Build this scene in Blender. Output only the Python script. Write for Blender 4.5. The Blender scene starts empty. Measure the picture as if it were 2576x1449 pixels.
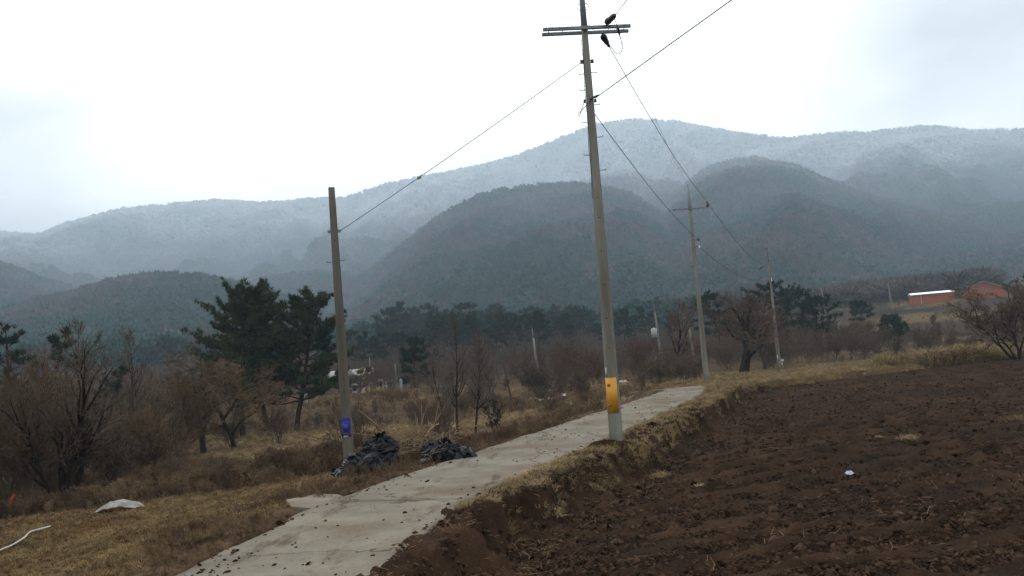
import bpy, math, random
import numpy as np
from mathutils import Vector, Matrix

S = bpy.context.scene
COL = S.collection
PI = math.pi

# ------------------------------------------------------------------ camera, world, sun, exposure
FPX, CX, CY = 2100.0, 1288.0, 724.5          # focal length and centre in units of a 2576 px wide picture
PITCH, ROLL, EYE = math.radians(4.25), math.radians(4.6), 2.6
cam_d = bpy.data.cameras.new("camera")
cam_d.sensor_width = 36.0
cam_d.lens = 36.0 * FPX / 2576.0
cam_d.clip_start = 0.1
cam_d.clip_end = 12000.0
cam = bpy.data.objects.new("camera", cam_d)
COL.objects.link(cam)
cam.matrix_world = (Matrix.Translation((0, 0, EYE)) @ Matrix.Rotation(PI / 2 + PITCH, 4, 'X')
                    @ Matrix.Rotation(-ROLL, 4, 'Z'))
S.camera = cam

SUN_EL, SUN_AZ = math.radians(42), math.radians(-14)
world = bpy.data.worlds.new("World")
S.world = world
world.use_nodes = True
wn, wl = world.node_tree.nodes, world.node_tree.links
wn.clear()
w_out = wn.new('ShaderNodeOutputWorld')
w_bg = wn.new('ShaderNodeBackground')
w_bg.inputs['Strength'].default_value = 0.1
w_sky = wn.new('ShaderNodeTexSky')
w_sky.sky_type = 'NISHITA'
w_sky.sun_disc = False
w_sky.sun_elevation = SUN_EL
w_sky.sun_rotation = SUN_AZ
w_sky.dust_density = 3.0
w_tc = wn.new('ShaderNodeTexCoord')
w_map = wn.new('ShaderNodeMapping')
w_map.inputs['Scale'].default_value = (1.5, 1.5, 3.0)
w_map.inputs['Location'].default_value = (19.3707, 13.3438, 1.20966)
w_no = wn.new('ShaderNodeTexNoise')
w_no.inputs['Scale'].default_value = 1.15
w_no.inputs['Detail'].default_value = 4.0
w_no.inputs['Roughness'].default_value = 0.45
w_ra = wn.new('ShaderNodeValToRGB')
w_ra.color_ramp.elements[0].position = 0.36
w_ra.color_ramp.elements[0].color = (0.47, 0.478, 0.49, 1)
w_ra.color_ramp.elements[1].position = 0.54
w_ra.color_ramp.elements[1].color = (1.0, 1.0, 1.0, 1)
w_mu = wn.new('ShaderNodeVectorMath')
w_mu.operation = 'SCALE'
w_mu.inputs['Scale'].default_value = 25.0
w_mix = wn.new('ShaderNodeMix')
w_mix.data_type = 'RGBA'
w_mix.inputs[0].default_value = 0.93
wl.new(w_tc.outputs['Generated'], w_map.inputs['Vector'])
wl.new(w_map.outputs[0], w_no.inputs['Vector'])
wl.new(w_no.outputs[0], w_ra.inputs[0])
wl.new(w_ra.outputs[0], w_mu.inputs[0])
wl.new(w_sky.outputs[0], w_mix.inputs[6])
wl.new(w_mu.outputs[0], w_mix.inputs[7])
wl.new(w_mix.outputs[2], w_bg.inputs['Color'])
wl.new(w_bg.outputs[0], w_out.inputs['Surface'])

sun_d = bpy.data.lights.new("sun", 'SUN')
sun_d.energy = 0.6
sun_d.angle = math.radians(20)
sun_d.color = (1.0, 0.96, 0.9)
sun = bpy.data.objects.new("sun", sun_d)
COL.objects.link(sun)
_sv = Vector((math.sin(SUN_AZ) * math.cos(SUN_EL), math.cos(SUN_AZ) * math.cos(SUN_EL), math.sin(SUN_EL)))
sun.rotation_euler = (-_sv).to_track_quat('-Z', 'Y').to_euler()
sun.location = (0, 0, 40)

S.view_settings.view_transform = 'Standard'
S.view_settings.look = 'None'
S.view_settings.gamma = 1.0
S.view_settings.use_curve_mapping = False
S.view_settings.exposure = 0.0
try:
    S.cycles.use_denoising = True
    S.cycles.use_adaptive_sampling = False
    S.cycles.denoising_prefilter = 'NONE'
    S.cycles.max_bounces = 5
    S.cycles.diffuse_bounces = 3
    S.cycles.glossy_bounces = 2
    S.cycles.transparent_max_bounces = 8
    S.cycles.volume_bounces = 0
except Exception:
    pass

# ------------------------------------------------------------------ picture geometry -> world points
_cr, _sr, _cp, _sp = math.cos(ROLL), math.sin(ROLL), math.cos(PITCH), math.sin(PITCH)
def ray(px, py):
    x = (px - CX) / FPX
    z = -(py - CY) / FPX
    xr, zr = x * _cr + z * _sr, -x * _sr + z * _cr
    return np.array([xr, _cp - zr * _sp, _sp + zr * _cp])
def at(px, py, Y):
    r = ray(px, py)
    return r * (Y / r[1]) + np.array([0, 0, EYE])
def proj(p):
    x, y, z = p[0], p[1], p[2] - EYE
    dep = y * _cp + z * _sp
    zr = (-y * _sp + z * _cp) / dep
    xr = x / dep
    return CX + FPX * (xr * _cr - zr * _sr), CY - FPX * (xr * _sr + zr * _cr)

# ------------------------------------------------------------------ noise in numpy
def _hash(ix, iy, seed):
    h = (ix.astype(np.int64) * 374761393 + iy.astype(np.int64) * 668265263 + seed * 974634777) & 0xffffffff
    h = ((h ^ (h >> 13)) * 1274126177) & 0xffffffff
    h = (h ^ (h >> 16)) & 0xffffffff
    return h / 4294967295.0
def vnoise(x, y, seed=0):
    x = np.asarray(x, float); y = np.asarray(y, float)
    ix, iy = np.floor(x), np.floor(y)
    fx, fy = x - ix, y - iy
    ux, uy = fx * fx * (3 - 2 * fx), fy * fy * (3 - 2 * fy)
    a, b = _hash(ix, iy, seed), _hash(ix + 1, iy, seed)
    c, d = _hash(ix, iy + 1, seed), _hash(ix + 1, iy + 1, seed)
    return (a * (1 - ux) + b * ux) * (1 - uy) + (c * (1 - ux) + d * ux) * uy
def fbm(x, y, octv=4, seed=0, gain=0.5):
    s, a, t = 0.0, 1.0, 0.0
    for o in range(octv):
        c, sn = math.cos(o * 0.9), math.sin(o * 0.9)
        k = 2.03 ** o
        s = s + a * vnoise((x * c - y * sn) * k + o * 17.3, (x * sn + y * c) * k - o * 9.1, seed + o)
        t += a
        a *= gain
    return s / t
def sm(t):
    t = np.clip(t, 0, 1)
    return t * t * (3 - 2 * t)

# ------------------------------------------------------------------ terrain height
RY = [-60, 0, 5, 11, 15, 18, 21, 24.4, 29.3, 36, 41, 44.5, 48, 54, 62, 80]
RX = [-9, -4.3, -3.85, -3.2, -2.62, -1.5, -0.1, 1.3, 3.45, 6.45, 8.5, 9.1, 8.8, 7.4, 4.6, -2]
def road_x(y):
    return np.interp(y, RY, RX)
def road_z(y):
    return np.interp(y, [-60, 40, 44, 50, 56, 64, 80], [0, 0, -0.06, -0.45, -1.0, -1.6, -1.9])
CREST = [(-2.2, 2), (-1.9, 8), (-1.25, 11), (-0.75, 13), (-0.2, 15), (0.8, 17), (2.35, 20), (4.0, 24), (5.7, 28), (7.3, 32),
         (8.9, 36), (10.2, 40), (12.6, 43.2), (18, 47), (24, 50.5), (30.6, 54.3), (45, 61), (90, 84)]
def field_dist(x, y):
    """signed distance to the edge of the ploughed field, positive inside"""
    x = np.asarray(x, float); y = np.asarray(y, float)
    best = np.full(x.shape, 1e9); sgn = np.zeros(x.shape)
    for (x0, y0), (x1, y1) in zip(CREST[:-1], CREST[1:]):
        dx, dy = x1 - x0, y1 - y0
        L2 = dx * dx + dy * dy
        t = np.clip(((x - x0) * dx + (y - y0) * dy) / L2, 0, 1)
        d = np.hypot(x - x0 - t * dx, y - y0 - t * dy)
        cr = dx * (y - y0) - dy * (x - x0)
        m = d < best
        best = np.where(m, d, best); sgn = np.where(m, np.where(cr < 0, 1, -1), sgn)
    rag = (fbm(x * 0.9, y * 0.9, 3, 53) - 0.5) * 0.9 + (fbm(x * 3.1, y * 3.1, 2, 57) - 0.5) * 0.25
    return best * sgn + rag * np.where(np.abs(best) < 3, 1, 0) * np.interp(y, [0, 40, 50], [1, 1, 1.6])
def lawn_y(x):
    return np.interp(x, [-60, -30, -20, -13.2, -10, -6.7, -4.5], [9, 16, 18.8, 21.1, 22.2, 22.9, 23.6])
def lat(x, y):
    return (x - road_x(y)) * np.interp(y, [10, 15, 18, 36, 44, 60], [0.98, 0.96, 0.91, 0.91, 0.97, 0.95])
def hw_r(y):
    return np.interp(y, [0, 26, 32, 37, 44, 60], [1.5, 1.5, 1.3, 0.95, 0.45, 0.4])
def far_z(x, y):
    r = np.hypot(x, y)
    z = np.interp(r, [0, 66, 95, 150, 260, 420, 520, 650], [-1.9, -1.9, -0.7, 0.2, 4.0, 9.0, 10.0, -6])
    az = x / np.maximum(y, 1)
    w = sm((az - 0.18) / 0.26)
    g = np.interp(r, [0, 90, 130, 215, 420, 520, 650], [0, -0.6, -0.3, 2.2, 5, 6, 6])
    return z + w * g
BUNDS = [(33.0, 0.22), (37.5, 0.30), (42.0, 0.30), (49.5, 0.25), (56, 0.3)]
def Tz0(x, y):
    x = np.asarray(x, float); y = np.asarray(y, float)
    s = lat(x, y)
    d = np.clip(-s - 1.5, 0, None)
    rz = road_z(y)
    near = np.interp(d, [0, 0.5, 1.2, 3, 6, 12, 30], [-0.03, 0.0, -0.08, -0.32, -0.52, -0.66, -1.2])
    far = np.interp(d, [0, 1, 2, 5, 9, 20, 60], [-0.03, -0.1, -0.35, -1.1, -1.5, -1.75, -1.9])
    far = far + sm((d - 4) / 3) * 0.75 * sm((37 - y) / 9)
    t = sm((y - lawn_y(x)) / 3.0)
    zl = near * (1 - t) + far * t + rz * np.exp(-d / 6)
    zl = zl - 0.12 * np.exp(-((y - lawn_y(x) - 2) / 1.2) ** 2) * sm((d - 2.5) / 3)
    wob = (fbm(x * 0.12, x * 0 + 3.3, 2, 5) - 0.5) * 3.0 - 0.08 * x
    for yb, hb in BUNDS:
        zl = zl + hb * np.exp(-((y - yb - wob) / 0.8) ** 2) * sm((d - 5) / 4)
        zl = zl - 0.12 * sm((y - yb - wob) / 1.5) * sm((d - 5) / 4)
    zl = zl + (1.9 + far_z(x, y) - (1.9 - 1.9)) * sm((y - 64) / 4) * 0
    bank = sm((y - 66) / 15)
    zl = np.maximum(zl, -2.35)
    zl = zl * (1 - bank) + far_z(x, y) * bank
    zr = np.interp(y, [-50, 13, 16, 36, 41, 48, 60, 76, 95], [0.0, 0.02, 0.10, 0.12, 0.02, -0.2, -0.62, -1.27, -1.5])
    dr = np.clip(s - hw_r(y), 0, None)
    zr = zr * sm(dr / 0.5) + (1 - sm(dr / 0.5)) * rz
    flat = sm((y - 40) / 8)
    step = (0.16 * np.exp(-((y - 0.35 * x - 43.5) / 1.3) ** 2) + 0.2 * np.exp(-((y - 0.33 * x - 48.5) / 1.2) ** 2)
            + 0.2 * np.exp(-((y - 0.3 * x - 55) / 1.5) ** 2) + 0.2 * np.exp(-((y - 0.27 * x - 63) / 1.8) ** 2)) * flat
    k2 = sm((y - 84) / 20)
    zr = (zr + step) * (1 - k2) + far_z(x, y) * k2
    m = sm((s + 1.5) / 3.0)
    z = zl * (1 - m) + zr * m
    r = np.hypot(x, y)
    amp = np.interp(r, [0, 20, 60, 150, 300], [0.04, 0.08, 0.25, 0.6, 1.0])
    off = sm((np.abs(s) - 1.5) / 1.5)
    z = z + (fbm(x * 0.25, y * 0.25, 4, 11) - 0.5) * amp * off * 1.3
    return z
def Tfield(x, y, fd=None):
    if fd is None:
        fd = field_dist(x, y)
    a = sm((47 - y) / 9)
    prof = np.interp(fd, [-0.6, -0.05, 0.06, 0.20, 0.38, 0.75, 1.5, 4], [0.075, 0.11, 0.03, -0.34, -0.58, -0.68, -0.5, -0.5])
    return prof * a + (-0.46 + 0.0 * fd) * (1 - a)
def Tz(x, y):
    """ground surface one can stand on"""
    x = np.asarray(x, float); y = np.asarray(y, float)
    fd = field_dist(x, y)
    z = Tz0(x, y)
    k = sm((fd + 0.15) / 0.3)
    return z * (1 - k) + Tfield(x, y, fd) * k
def tz(x, y):
    return float(Tz(np.array([x]), np.array([y]))[0])
def G(px, py):
    """where the sight line of a picture point meets the ground"""
    r = ray(px, py)
    t = np.geomspace(6, 400, 3000)
    X, Y, Z = r[0] * t, r[1] * t, EYE + r[2] * t
    hit = np.nonzero(Z < Tz(X, Y))[0]
    i = hit[0] if len(hit) else len(t) - 1
    return np.array([X[i], Y[i], tz(X[i], Y[i])])
def gy(px, Y):
    """ground point at depth Y that shows at picture column px"""
    x = (px - CX) / FPX * Y
    for _ in range(8):
        q = proj((x, Y, tz(x, Y)))
        x += (px - q[0]) * Y / FPX
    return np.array([x, Y, tz(x, Y)])

# ------------------------------------------------------------------ materials
ALB = 0.72                                   # under this bright cloud cover the darker end of each colour's range
KEEP = ('roof_white_mat', 'white_roof_mat', 'porcelain_mat')
def mat(name, c1, c2=None, scale=4.0, detail=5.0, rough=0.9, bump=0.0, bscale=None, coord='Object', rand=0.0,
        pos=(0.35, 0.65), metal=0.0, spec=0.03, attr=None, stretch=None, c3=None, scale3=1.0, trans=0.0):
    if name not in KEEP:
        c1 = tuple(ALB * q for q in c1); c2 = tuple(ALB * q for q in c2) if c2 else None; c3 = tuple(ALB * q for q in c3) if c3 else None
    m = bpy.data.materials.new(name)
    m.use_nodes = True
    n, l = m.node_tree.nodes, m.node_tree.links
    b = n['Principled BSDF']
    b.inputs['Roughness'].default_value = rough
    b.inputs['Metallic'].default_value = metal
    b.inputs['Specular IOR Level'].default_value = spec
    tc = n.new('ShaderNodeTexCoord')
    geo = n.new('ShaderNodeNewGeometry')
    vec = geo.outputs['Position'] if coord == 'Position' else tc.outputs['Object']
    if stretch:
        mp = n.new('ShaderNodeMapping')
        mp.inputs['Scale'].default_value = stretch
        l.new(vec, mp.inputs['Vector'])
        vec = mp.outputs[0]
    no = n.new('ShaderNodeTexNoise')
    no.inputs['Scale'].default_value = scale
    no.inputs['Detail'].default_value = detail
    no.inputs['Roughness'].default_value = 0.6
    l.new(vec, no.inputs['Vector'])
    ra = n.new('ShaderNodeValToRGB')
    ra.color_ramp.elements[0].position = pos[0]
    ra.color_ramp.elements[1].position = pos[1]
    ra.color_ramp.elements[0].color = (*c1, 1)
    ra.color_ramp.elements[1].color = (*(c2 or c1), 1)
    l.new(no.outputs[0], ra.inputs[0])
    col = ra.outputs[0]
    if attr:
        at_ = n.new('ShaderNodeAttribute')
        at_.attribute_name = attr
        mx = n.new('ShaderNodeMix'); mx.data_type = 'RGBA'; mx.blend_type = 'MULTIPLY'
        mx.inputs[0].default_value = 1.0
        l.new(at_.outputs['Color'], mx.inputs[6]); l.new(col, mx.inputs[7])
        col = mx.outputs[2]
    if c3:
        n3 = n.new('ShaderNodeTexNoise')
        n3.inputs['Scale'].default_value = scale3
        n3.inputs['Detail'].default_value = 4
        l.new(vec, n3.inputs['Vector'])
        r3 = n.new('ShaderNodeValToRGB')
        r3.color_ramp.elements[0].position = 0.5
        r3.color_ramp.elements[1].position = 0.68
        l.new(n3.outputs[0], r3.inputs[0])
        mx = n.new('ShaderNodeMix'); mx.data_type = 'RGBA'
        l.new(r3.outputs[0], mx.inputs[0]); l.new(col, mx.inputs[6]); mx.inputs[7].default_value = (*c3, 1)
        col = mx.outputs[2]
    if rand:
        oi = n.new('ShaderNodeObjectInfo')
        hv = n.new('ShaderNodeHueSaturation')
        mr = n.new('ShaderNodeMapRange')
        mr.inputs[3].default_value = 1 - rand; mr.inputs[4].default_value = 1 + rand
        l.new(oi.outputs['Random'], mr.inputs[0]); l.new(mr.outputs[0], hv.inputs['Value'])
        l.new(col, hv.inputs['Color'])
        col = hv.outputs[0]
    l.new(col, b.inputs['Base Color'])
    if bump:
        nb = n.new('ShaderNodeTexNoise')
        nb.inputs['Scale'].default_value = bscale or scale * 4
        nb.inputs['Detail'].default_value = 6
        l.new(vec, nb.inputs['Vector'])
        bp = n.new('ShaderNodeBump')
        bp.inputs['Strength'].default_value = bump
        bp.inputs['Distance'].default_value = 0.03
        l.new(nb.outputs[0], bp.inputs['Height'])
        l.new(bp.outputs[0], b.inputs['Normal'])
    return m

def road_mat():
    m = mat('concrete_road_mat', (0.172, 0.148, 0.113), (0.300, 0.266, 0.212), 0.8, 12, 0.92, 0.30, 60, 'Position', pos=(0.3, 0.7), c3=(0.175, 0.135, 0.092), scale3=0.42)
    n, l = m.node_tree.nodes, m.node_tree.links
    b = n['Principled BSDF']
    src = b.inputs['Base Color'].links[0].from_socket
    geo = n.new('ShaderNodeNewGeometry')
    def layer(src, scale, detail, lo, hi, col, fac, stretch=None, rot=0.0):
        vec = geo.outputs['Position']
        if stretch:
            mp = n.new('ShaderNodeMapping'); mp.inputs['Scale'].default_value = stretch; mp.inputs['Rotation'].default_value = (0, 0, rot)
            l.new(vec, mp.inputs['Vector']); vec = mp.outputs[0]
        no = n.new('ShaderNodeTexNoise'); no.inputs['Scale'].default_value = scale; no.inputs['Detail'].default_value = detail
        no.inputs['Roughness'].default_value = 0.65
        l.new(vec, no.inputs['Vector'])
        mr = n.new('ShaderNodeMapRange'); mr.inputs[1].default_value = lo; mr.inputs[2].default_value = hi; mr.inputs[4].default_value = fac
        l.new(no.outputs[0], mr.inputs[0])
        mx = n.new('ShaderNodeMix'); mx.data_type = 'RGBA'
        l.new(mr.outputs[0], mx.inputs[0]); l.new(src, mx.inputs[6]); mx.inputs[7].default_value = (*col, 1)
        return mx.outputs[2]
    src = layer(src, 22, 6, 0.55, 0.70, (0.22, 0.205, 0.175), 0.75)          # pale grains
    src = layer(src, 9, 8, 0.56, 0.72, (0.085, 0.068, 0.05), 0.7)           # small dark dirt spots
    src = layer(src, 1.0, 8, 0.56, 0.68, (0.075, 0.056, 0.040), 0.8, (1.7, 0.55, 1), 0.35)   # drawn out earth stains
    no = n.new('ShaderNodeTexNoise'); no.inputs['Scale'].default_value = 1.6; no.inputs['Detail'].default_value = 5
    l.new(geo.outputs['Position'], no.inputs['Vector'])
    mv = n.new('ShaderNodeVectorMath'); mv.operation = 'SCALE'; mv.inputs['Scale'].default_value = 0.9
    l.new(no.outputs['Color'], mv.inputs[0])
    av = n.new('ShaderNodeVectorMath'); l.new(geo.outputs['Position'], av.inputs[0]); l.new(mv.outputs[0], av.inputs[1])
    vo = n.new('ShaderNodeTexVoronoi'); vo.feature = 'DISTANCE_TO_EDGE'; vo.inputs['Scale'].default_value = 0.30
    l.new(av.outputs[0], vo.inputs['Vector'])
    mr = n.new('ShaderNodeMapRange'); mr.inputs[1].default_value = 0.003; mr.inputs[2].default_value = 0.0075; mr.inputs[3].default_value = 0.75; mr.inputs[4].default_value = 0.0
    l.new(vo.outputs['Distance'], mr.inputs[0])
    mx = n.new('ShaderNodeMix'); mx.data_type = 'RGBA'
    l.new(mr.outputs[0], mx.inputs[0]); l.new(src, mx.inputs[6]); mx.inputs[7].default_value = (0.05, 0.042, 0.034, 1)
    l.new(mx.outputs[2], b.inputs['Base Color'])
    return m
M = {}
M['ground'] = mat('ground_mat', (0.62, 0.60, 0.58), (1.35, 1.35, 1.35), 2.2, 8, 0.95, 0.8, 14, 'Position', attr='col')
M['soil'] = mat('soil_mat', (0.021, 0.0120, 0.0070), (0.064, 0.0365, 0.0205), 1.1, 12, 0.95, 1.0, 26, 'Position', c3=(0.024, 0.0165, 0.011), scale3=0.22)
M['clod'] = mat('clod_mat', (0.028, 0.0165, 0.010), (0.084, 0.050, 0.031), 3, 6, 0.95, 0.6, 20, 'Position', rand=0.45)
M['concrete_road'] = road_mat()
M['pole_concrete'] = mat('pole_concrete_mat', (0.165, 0.15, 0.118), (0.305, 0.288, 0.24), 3, 7, 0.85, 0.15, 60, 'Object', stretch=(1, 1, 0.12))
M['pole_dark'] = mat('pole_dark_mat', (0.115, 0.10, 0.08), (0.185, 0.165, 0.13), 3, 7, 0.9, 0.2, 60, 'Object', stretch=(1, 1, 0.12))
M['galv'] = mat('galvanised_mat', (0.17, 0.19, 0.20), (0.26, 0.28, 0.29), 6, 5, 0.6, metal=0.3, spec=0.4)
M['iron'] = mat('dark_iron_mat', (0.035, 0.035, 0.037), (0.06, 0.06, 0.062), 8, 3, 0.6, spec=0.4)
M['rubber'] = mat('black_cover_mat', (0.018, 0.018, 0.02), (0.035, 0.035, 0.038), 5, 3, 0.35, spec=0.5)
M['wire'] = mat('wire_mat', (0.035, 0.035, 0.036), None, rough=0.6)
M['wire_pale'] = mat('pale_wire_mat', (0.42, 0.42, 0.42), None, rough=0.6)
M['porcelain'] = mat('porcelain_mat', (0.75, 0.75, 0.73), None, rough=0.25, spec=0.5)
M['yellow'] = mat('yellow_plate_mat', (0.62, 0.29, 0.018), (0.70, 0.34, 0.025), 5, 4, 0.5, spec=0.35)
M['orange'] = mat('orange_square_mat', (0.36, 0.13, 0.012), None, rough=0.6)
M['hole'] = mat('hole_mat', (0.012, 0.012, 0.011), None, rough=0.95)
M['white'] = mat('white_paint_mat', (0.62, 0.62, 0.60), (0.74, 0.74, 0.72), 6, 4, 0.6)
M['tag'] = mat('grey_tag_mat', (0.30, 0.31, 0.30), (0.50, 0.51, 0.50), 40, 2, 0.6)
M['blue'] = mat('blue_sticker_mat', (0.022, 0.026, 0.19), (0.035, 0.04, 0.26), 10, 6, 0.5, c3=(0.10, 0.11, 0.33), scale3=5)
M['plastic'] = mat('black_plastic_mat', (0.006, 0.0065, 0.007), (0.014, 0.015, 0.016), 4, 5, 0.28, 0.0, 14, spec=0.17)
M['bark'] = mat('bark_mat', (0.045, 0.034, 0.026), (0.085, 0.066, 0.052), 5, 6, 0.95, 0.6, 20, stretch=(1, 1, 0.3), rand=0.15)
M['bark_dark'] = mat('dark_bark_mat', (0.022, 0.018, 0.014), (0.045, 0.036, 0.028), 5, 6, 0.95, 0.6, 20, stretch=(1, 1, 0.3))
M['pine_bark'] = mat('pine_bark_mat', (0.035, 0.022, 0.016), (0.08, 0.048, 0.032), 6, 6, 0.95, 0.7, 25, stretch=(1, 1, 0.4))
M['twig'] = mat('twig_mat', (0.105, 0.075, 0.053), (0.165, 0.122, 0.088), 3, 3, 0.95, rand=0.15)
M['twig_grey'] = mat('grey_twig_mat', (0.10, 0.083, 0.07), (0.16, 0.135, 0.115), 3, 3, 0.95, rand=0.15)
M['twig_tan'] = mat('tan_twig_mat', (0.115, 0.076, 0.043), (0.16, 0.108, 0.062), 3, 3, 0.95, rand=0.15)
M['twig_red'] = mat('reddish_twig_mat', (0.105, 0.062, 0.044), (0.145, 0.088, 0.062), 3, 3, 0.95, rand=0.12)
M['needle'] = mat('pine_needle_mat', (0.026, 0.040, 0.022), (0.085, 0.105, 0.052), 1.2, 4, 0.8, coord='Position', rand=0.15)
M['needle_far'] = mat('far_pine_needle_mat', (0.020, 0.036, 0.022), (0.045, 0.064, 0.036), 0.5, 4, 0.85, coord='Position', rand=0.3)
M['weed'] = mat('dead_weed_mat', (0.085, 0.055, 0.033), (0.27, 0.185, 0.108), 0.7, 7, 0.95, coord='Position', rand=0.5)
M['straw'] = mat('straw_grass_mat', (0.20, 0.140, 0.068), (0.41, 0.305, 0.165), 0.9, 6, 0.9, coord='Position', rand=0.4)
M['lawn'] = mat('short_grass_mat', (0.135, 0.092, 0.043), (0.28, 0.19, 0.09), 0.6, 7, 0.9, coord='Position', rand=0.45, c3=(0.15, 0.082, 0.036), scale3=0.45)
M['brick'] = mat('barn_wall_mat', (0.33, 0.115, 0.062), (0.41, 0.15, 0.085), 2, 4, 0.9)
M['roof_white'] = mat('white_roof_mat', (0.85, 0.85, 0.85), None, rough=0.5)
M['stone'] = mat('grave_stone_mat', (0.33, 0.32, 0.30), (0.45, 0.44, 0.42), 6, 5, 0.8)
M['stone_dark'] = mat('dark_stone_mat', (0.03, 0.03, 0.032), (0.05, 0.05, 0.052), 6, 5, 0.4)
M['fabric'] = mat('pale_sheet_mat', (0.24, 0.23, 0.20), (0.46, 0.45, 0.41), 5, 7, 0.9, 0.6, 14)
M['red_cloth'] = mat('red_cloth_mat', (0.50, 0.065, 0.028), (0.58, 0.09, 0.04), 4, 4, 0.8)
M['teal'] = mat('teal_stake_mat', (0.02, 0.10, 0.14), None, rough=0.6)
M['pvc'] = mat('pale_pipe_mat', (0.55, 0.53, 0.47), (0.66, 0.64, 0.58), 6, 3, 0.5)
M['peeled'] = mat('peeled_branch_mat', (0.40, 0.27, 0.14), (0.55, 0.40, 0.23), 5, 4, 0.8)
M['stick'] = mat('dry_stick_mat', (0.19, 0.125, 0.075), (0.33, 0.23, 0.14), 5, 4, 0.9)
M['litter_blue'] = mat('blue_litter_mat', (0.35, 0.42, 0.60), (0.62, 0.66, 0.74), 20, 3, 0.5)
M['litter'] = mat('white_litter_mat', (0.45, 0.44, 0.40), (0.62, 0.61, 0.57), 10, 3, 0.7)

def forest_mat(name, c1, c2, scale, frost=None):
    m = mat(name, c1, c2, scale, 5, 0.95, coord='Position', rand=0.35)
    n, l = m.node_tree.nodes, m.node_tree.links
    b = n['Principled BSDF']
    if frost:
        lo, hi, amt = frost
        src = b.inputs['Base Color'].links[0].from_socket
        geo = n.new('ShaderNodeNewGeometry')
        sx = n.new('ShaderNodeSeparateXYZ')
        l.new(geo.outputs['Position'], sx.inputs[0])
        nz = n.new('ShaderNodeTexNoise')
        nz.inputs['Scale'].default_value = 0.006
        nz.inputs['Detail'].default_value = 6
        l.new(geo.outputs['Position'], nz.inputs['Vector'])
        ad = n.new('ShaderNodeMath'); ad.operation = 'MULTIPLY_ADD'
        l.new(nz.outputs[0], ad.inputs[0]); ad.inputs[1].default_value = (hi - lo) * 0.9
        l.new(sx.outputs['Z'], ad.inputs[2])
        mr = n.new('ShaderNodeMapRange'); mr.interpolation_type = 'SMOOTHSTEP'
        mr.inputs[1].default_value = lo + (hi - lo) * 0.45; mr.inputs[2].default_value = hi + (hi - lo) * 0.45
        mr.inputs[3].default_value = 0.02; mr.inputs[4].default_value = amt
        l.new(ad.outputs[0], mr.inputs[0])
        mx = n.new('ShaderNodeMix'); mx.data_type = 'RGBA'
        l.new(mr.outputs[0], mx.inputs[0]); l.new(src, mx.inputs[6])
        mx.inputs[7].default_value = (0.80, 0.82, 0.84, 1)
        l.new(mx.outputs[2], b.inputs['Base Color'])
    return m
FR = (190, 480, 0.80)
M['hill_soil'] = forest_mat('hill_soil_mat', (0.032, 0.027, 0.023), (0.055, 0.046, 0.040), 0.02, (FR[0], FR[1], 0.36))
M['hill_bare'] = forest_mat('hill_bare_wood_mat', (0.075, 0.060, 0.055), (0.125, 0.102, 0.094), 0.02, FR)
M['hill_pine'] = forest_mat('hill_pine_mat', (0.018, 0.064, 0.044), (0.034, 0.092, 0.064), 0.02, FR)

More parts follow.
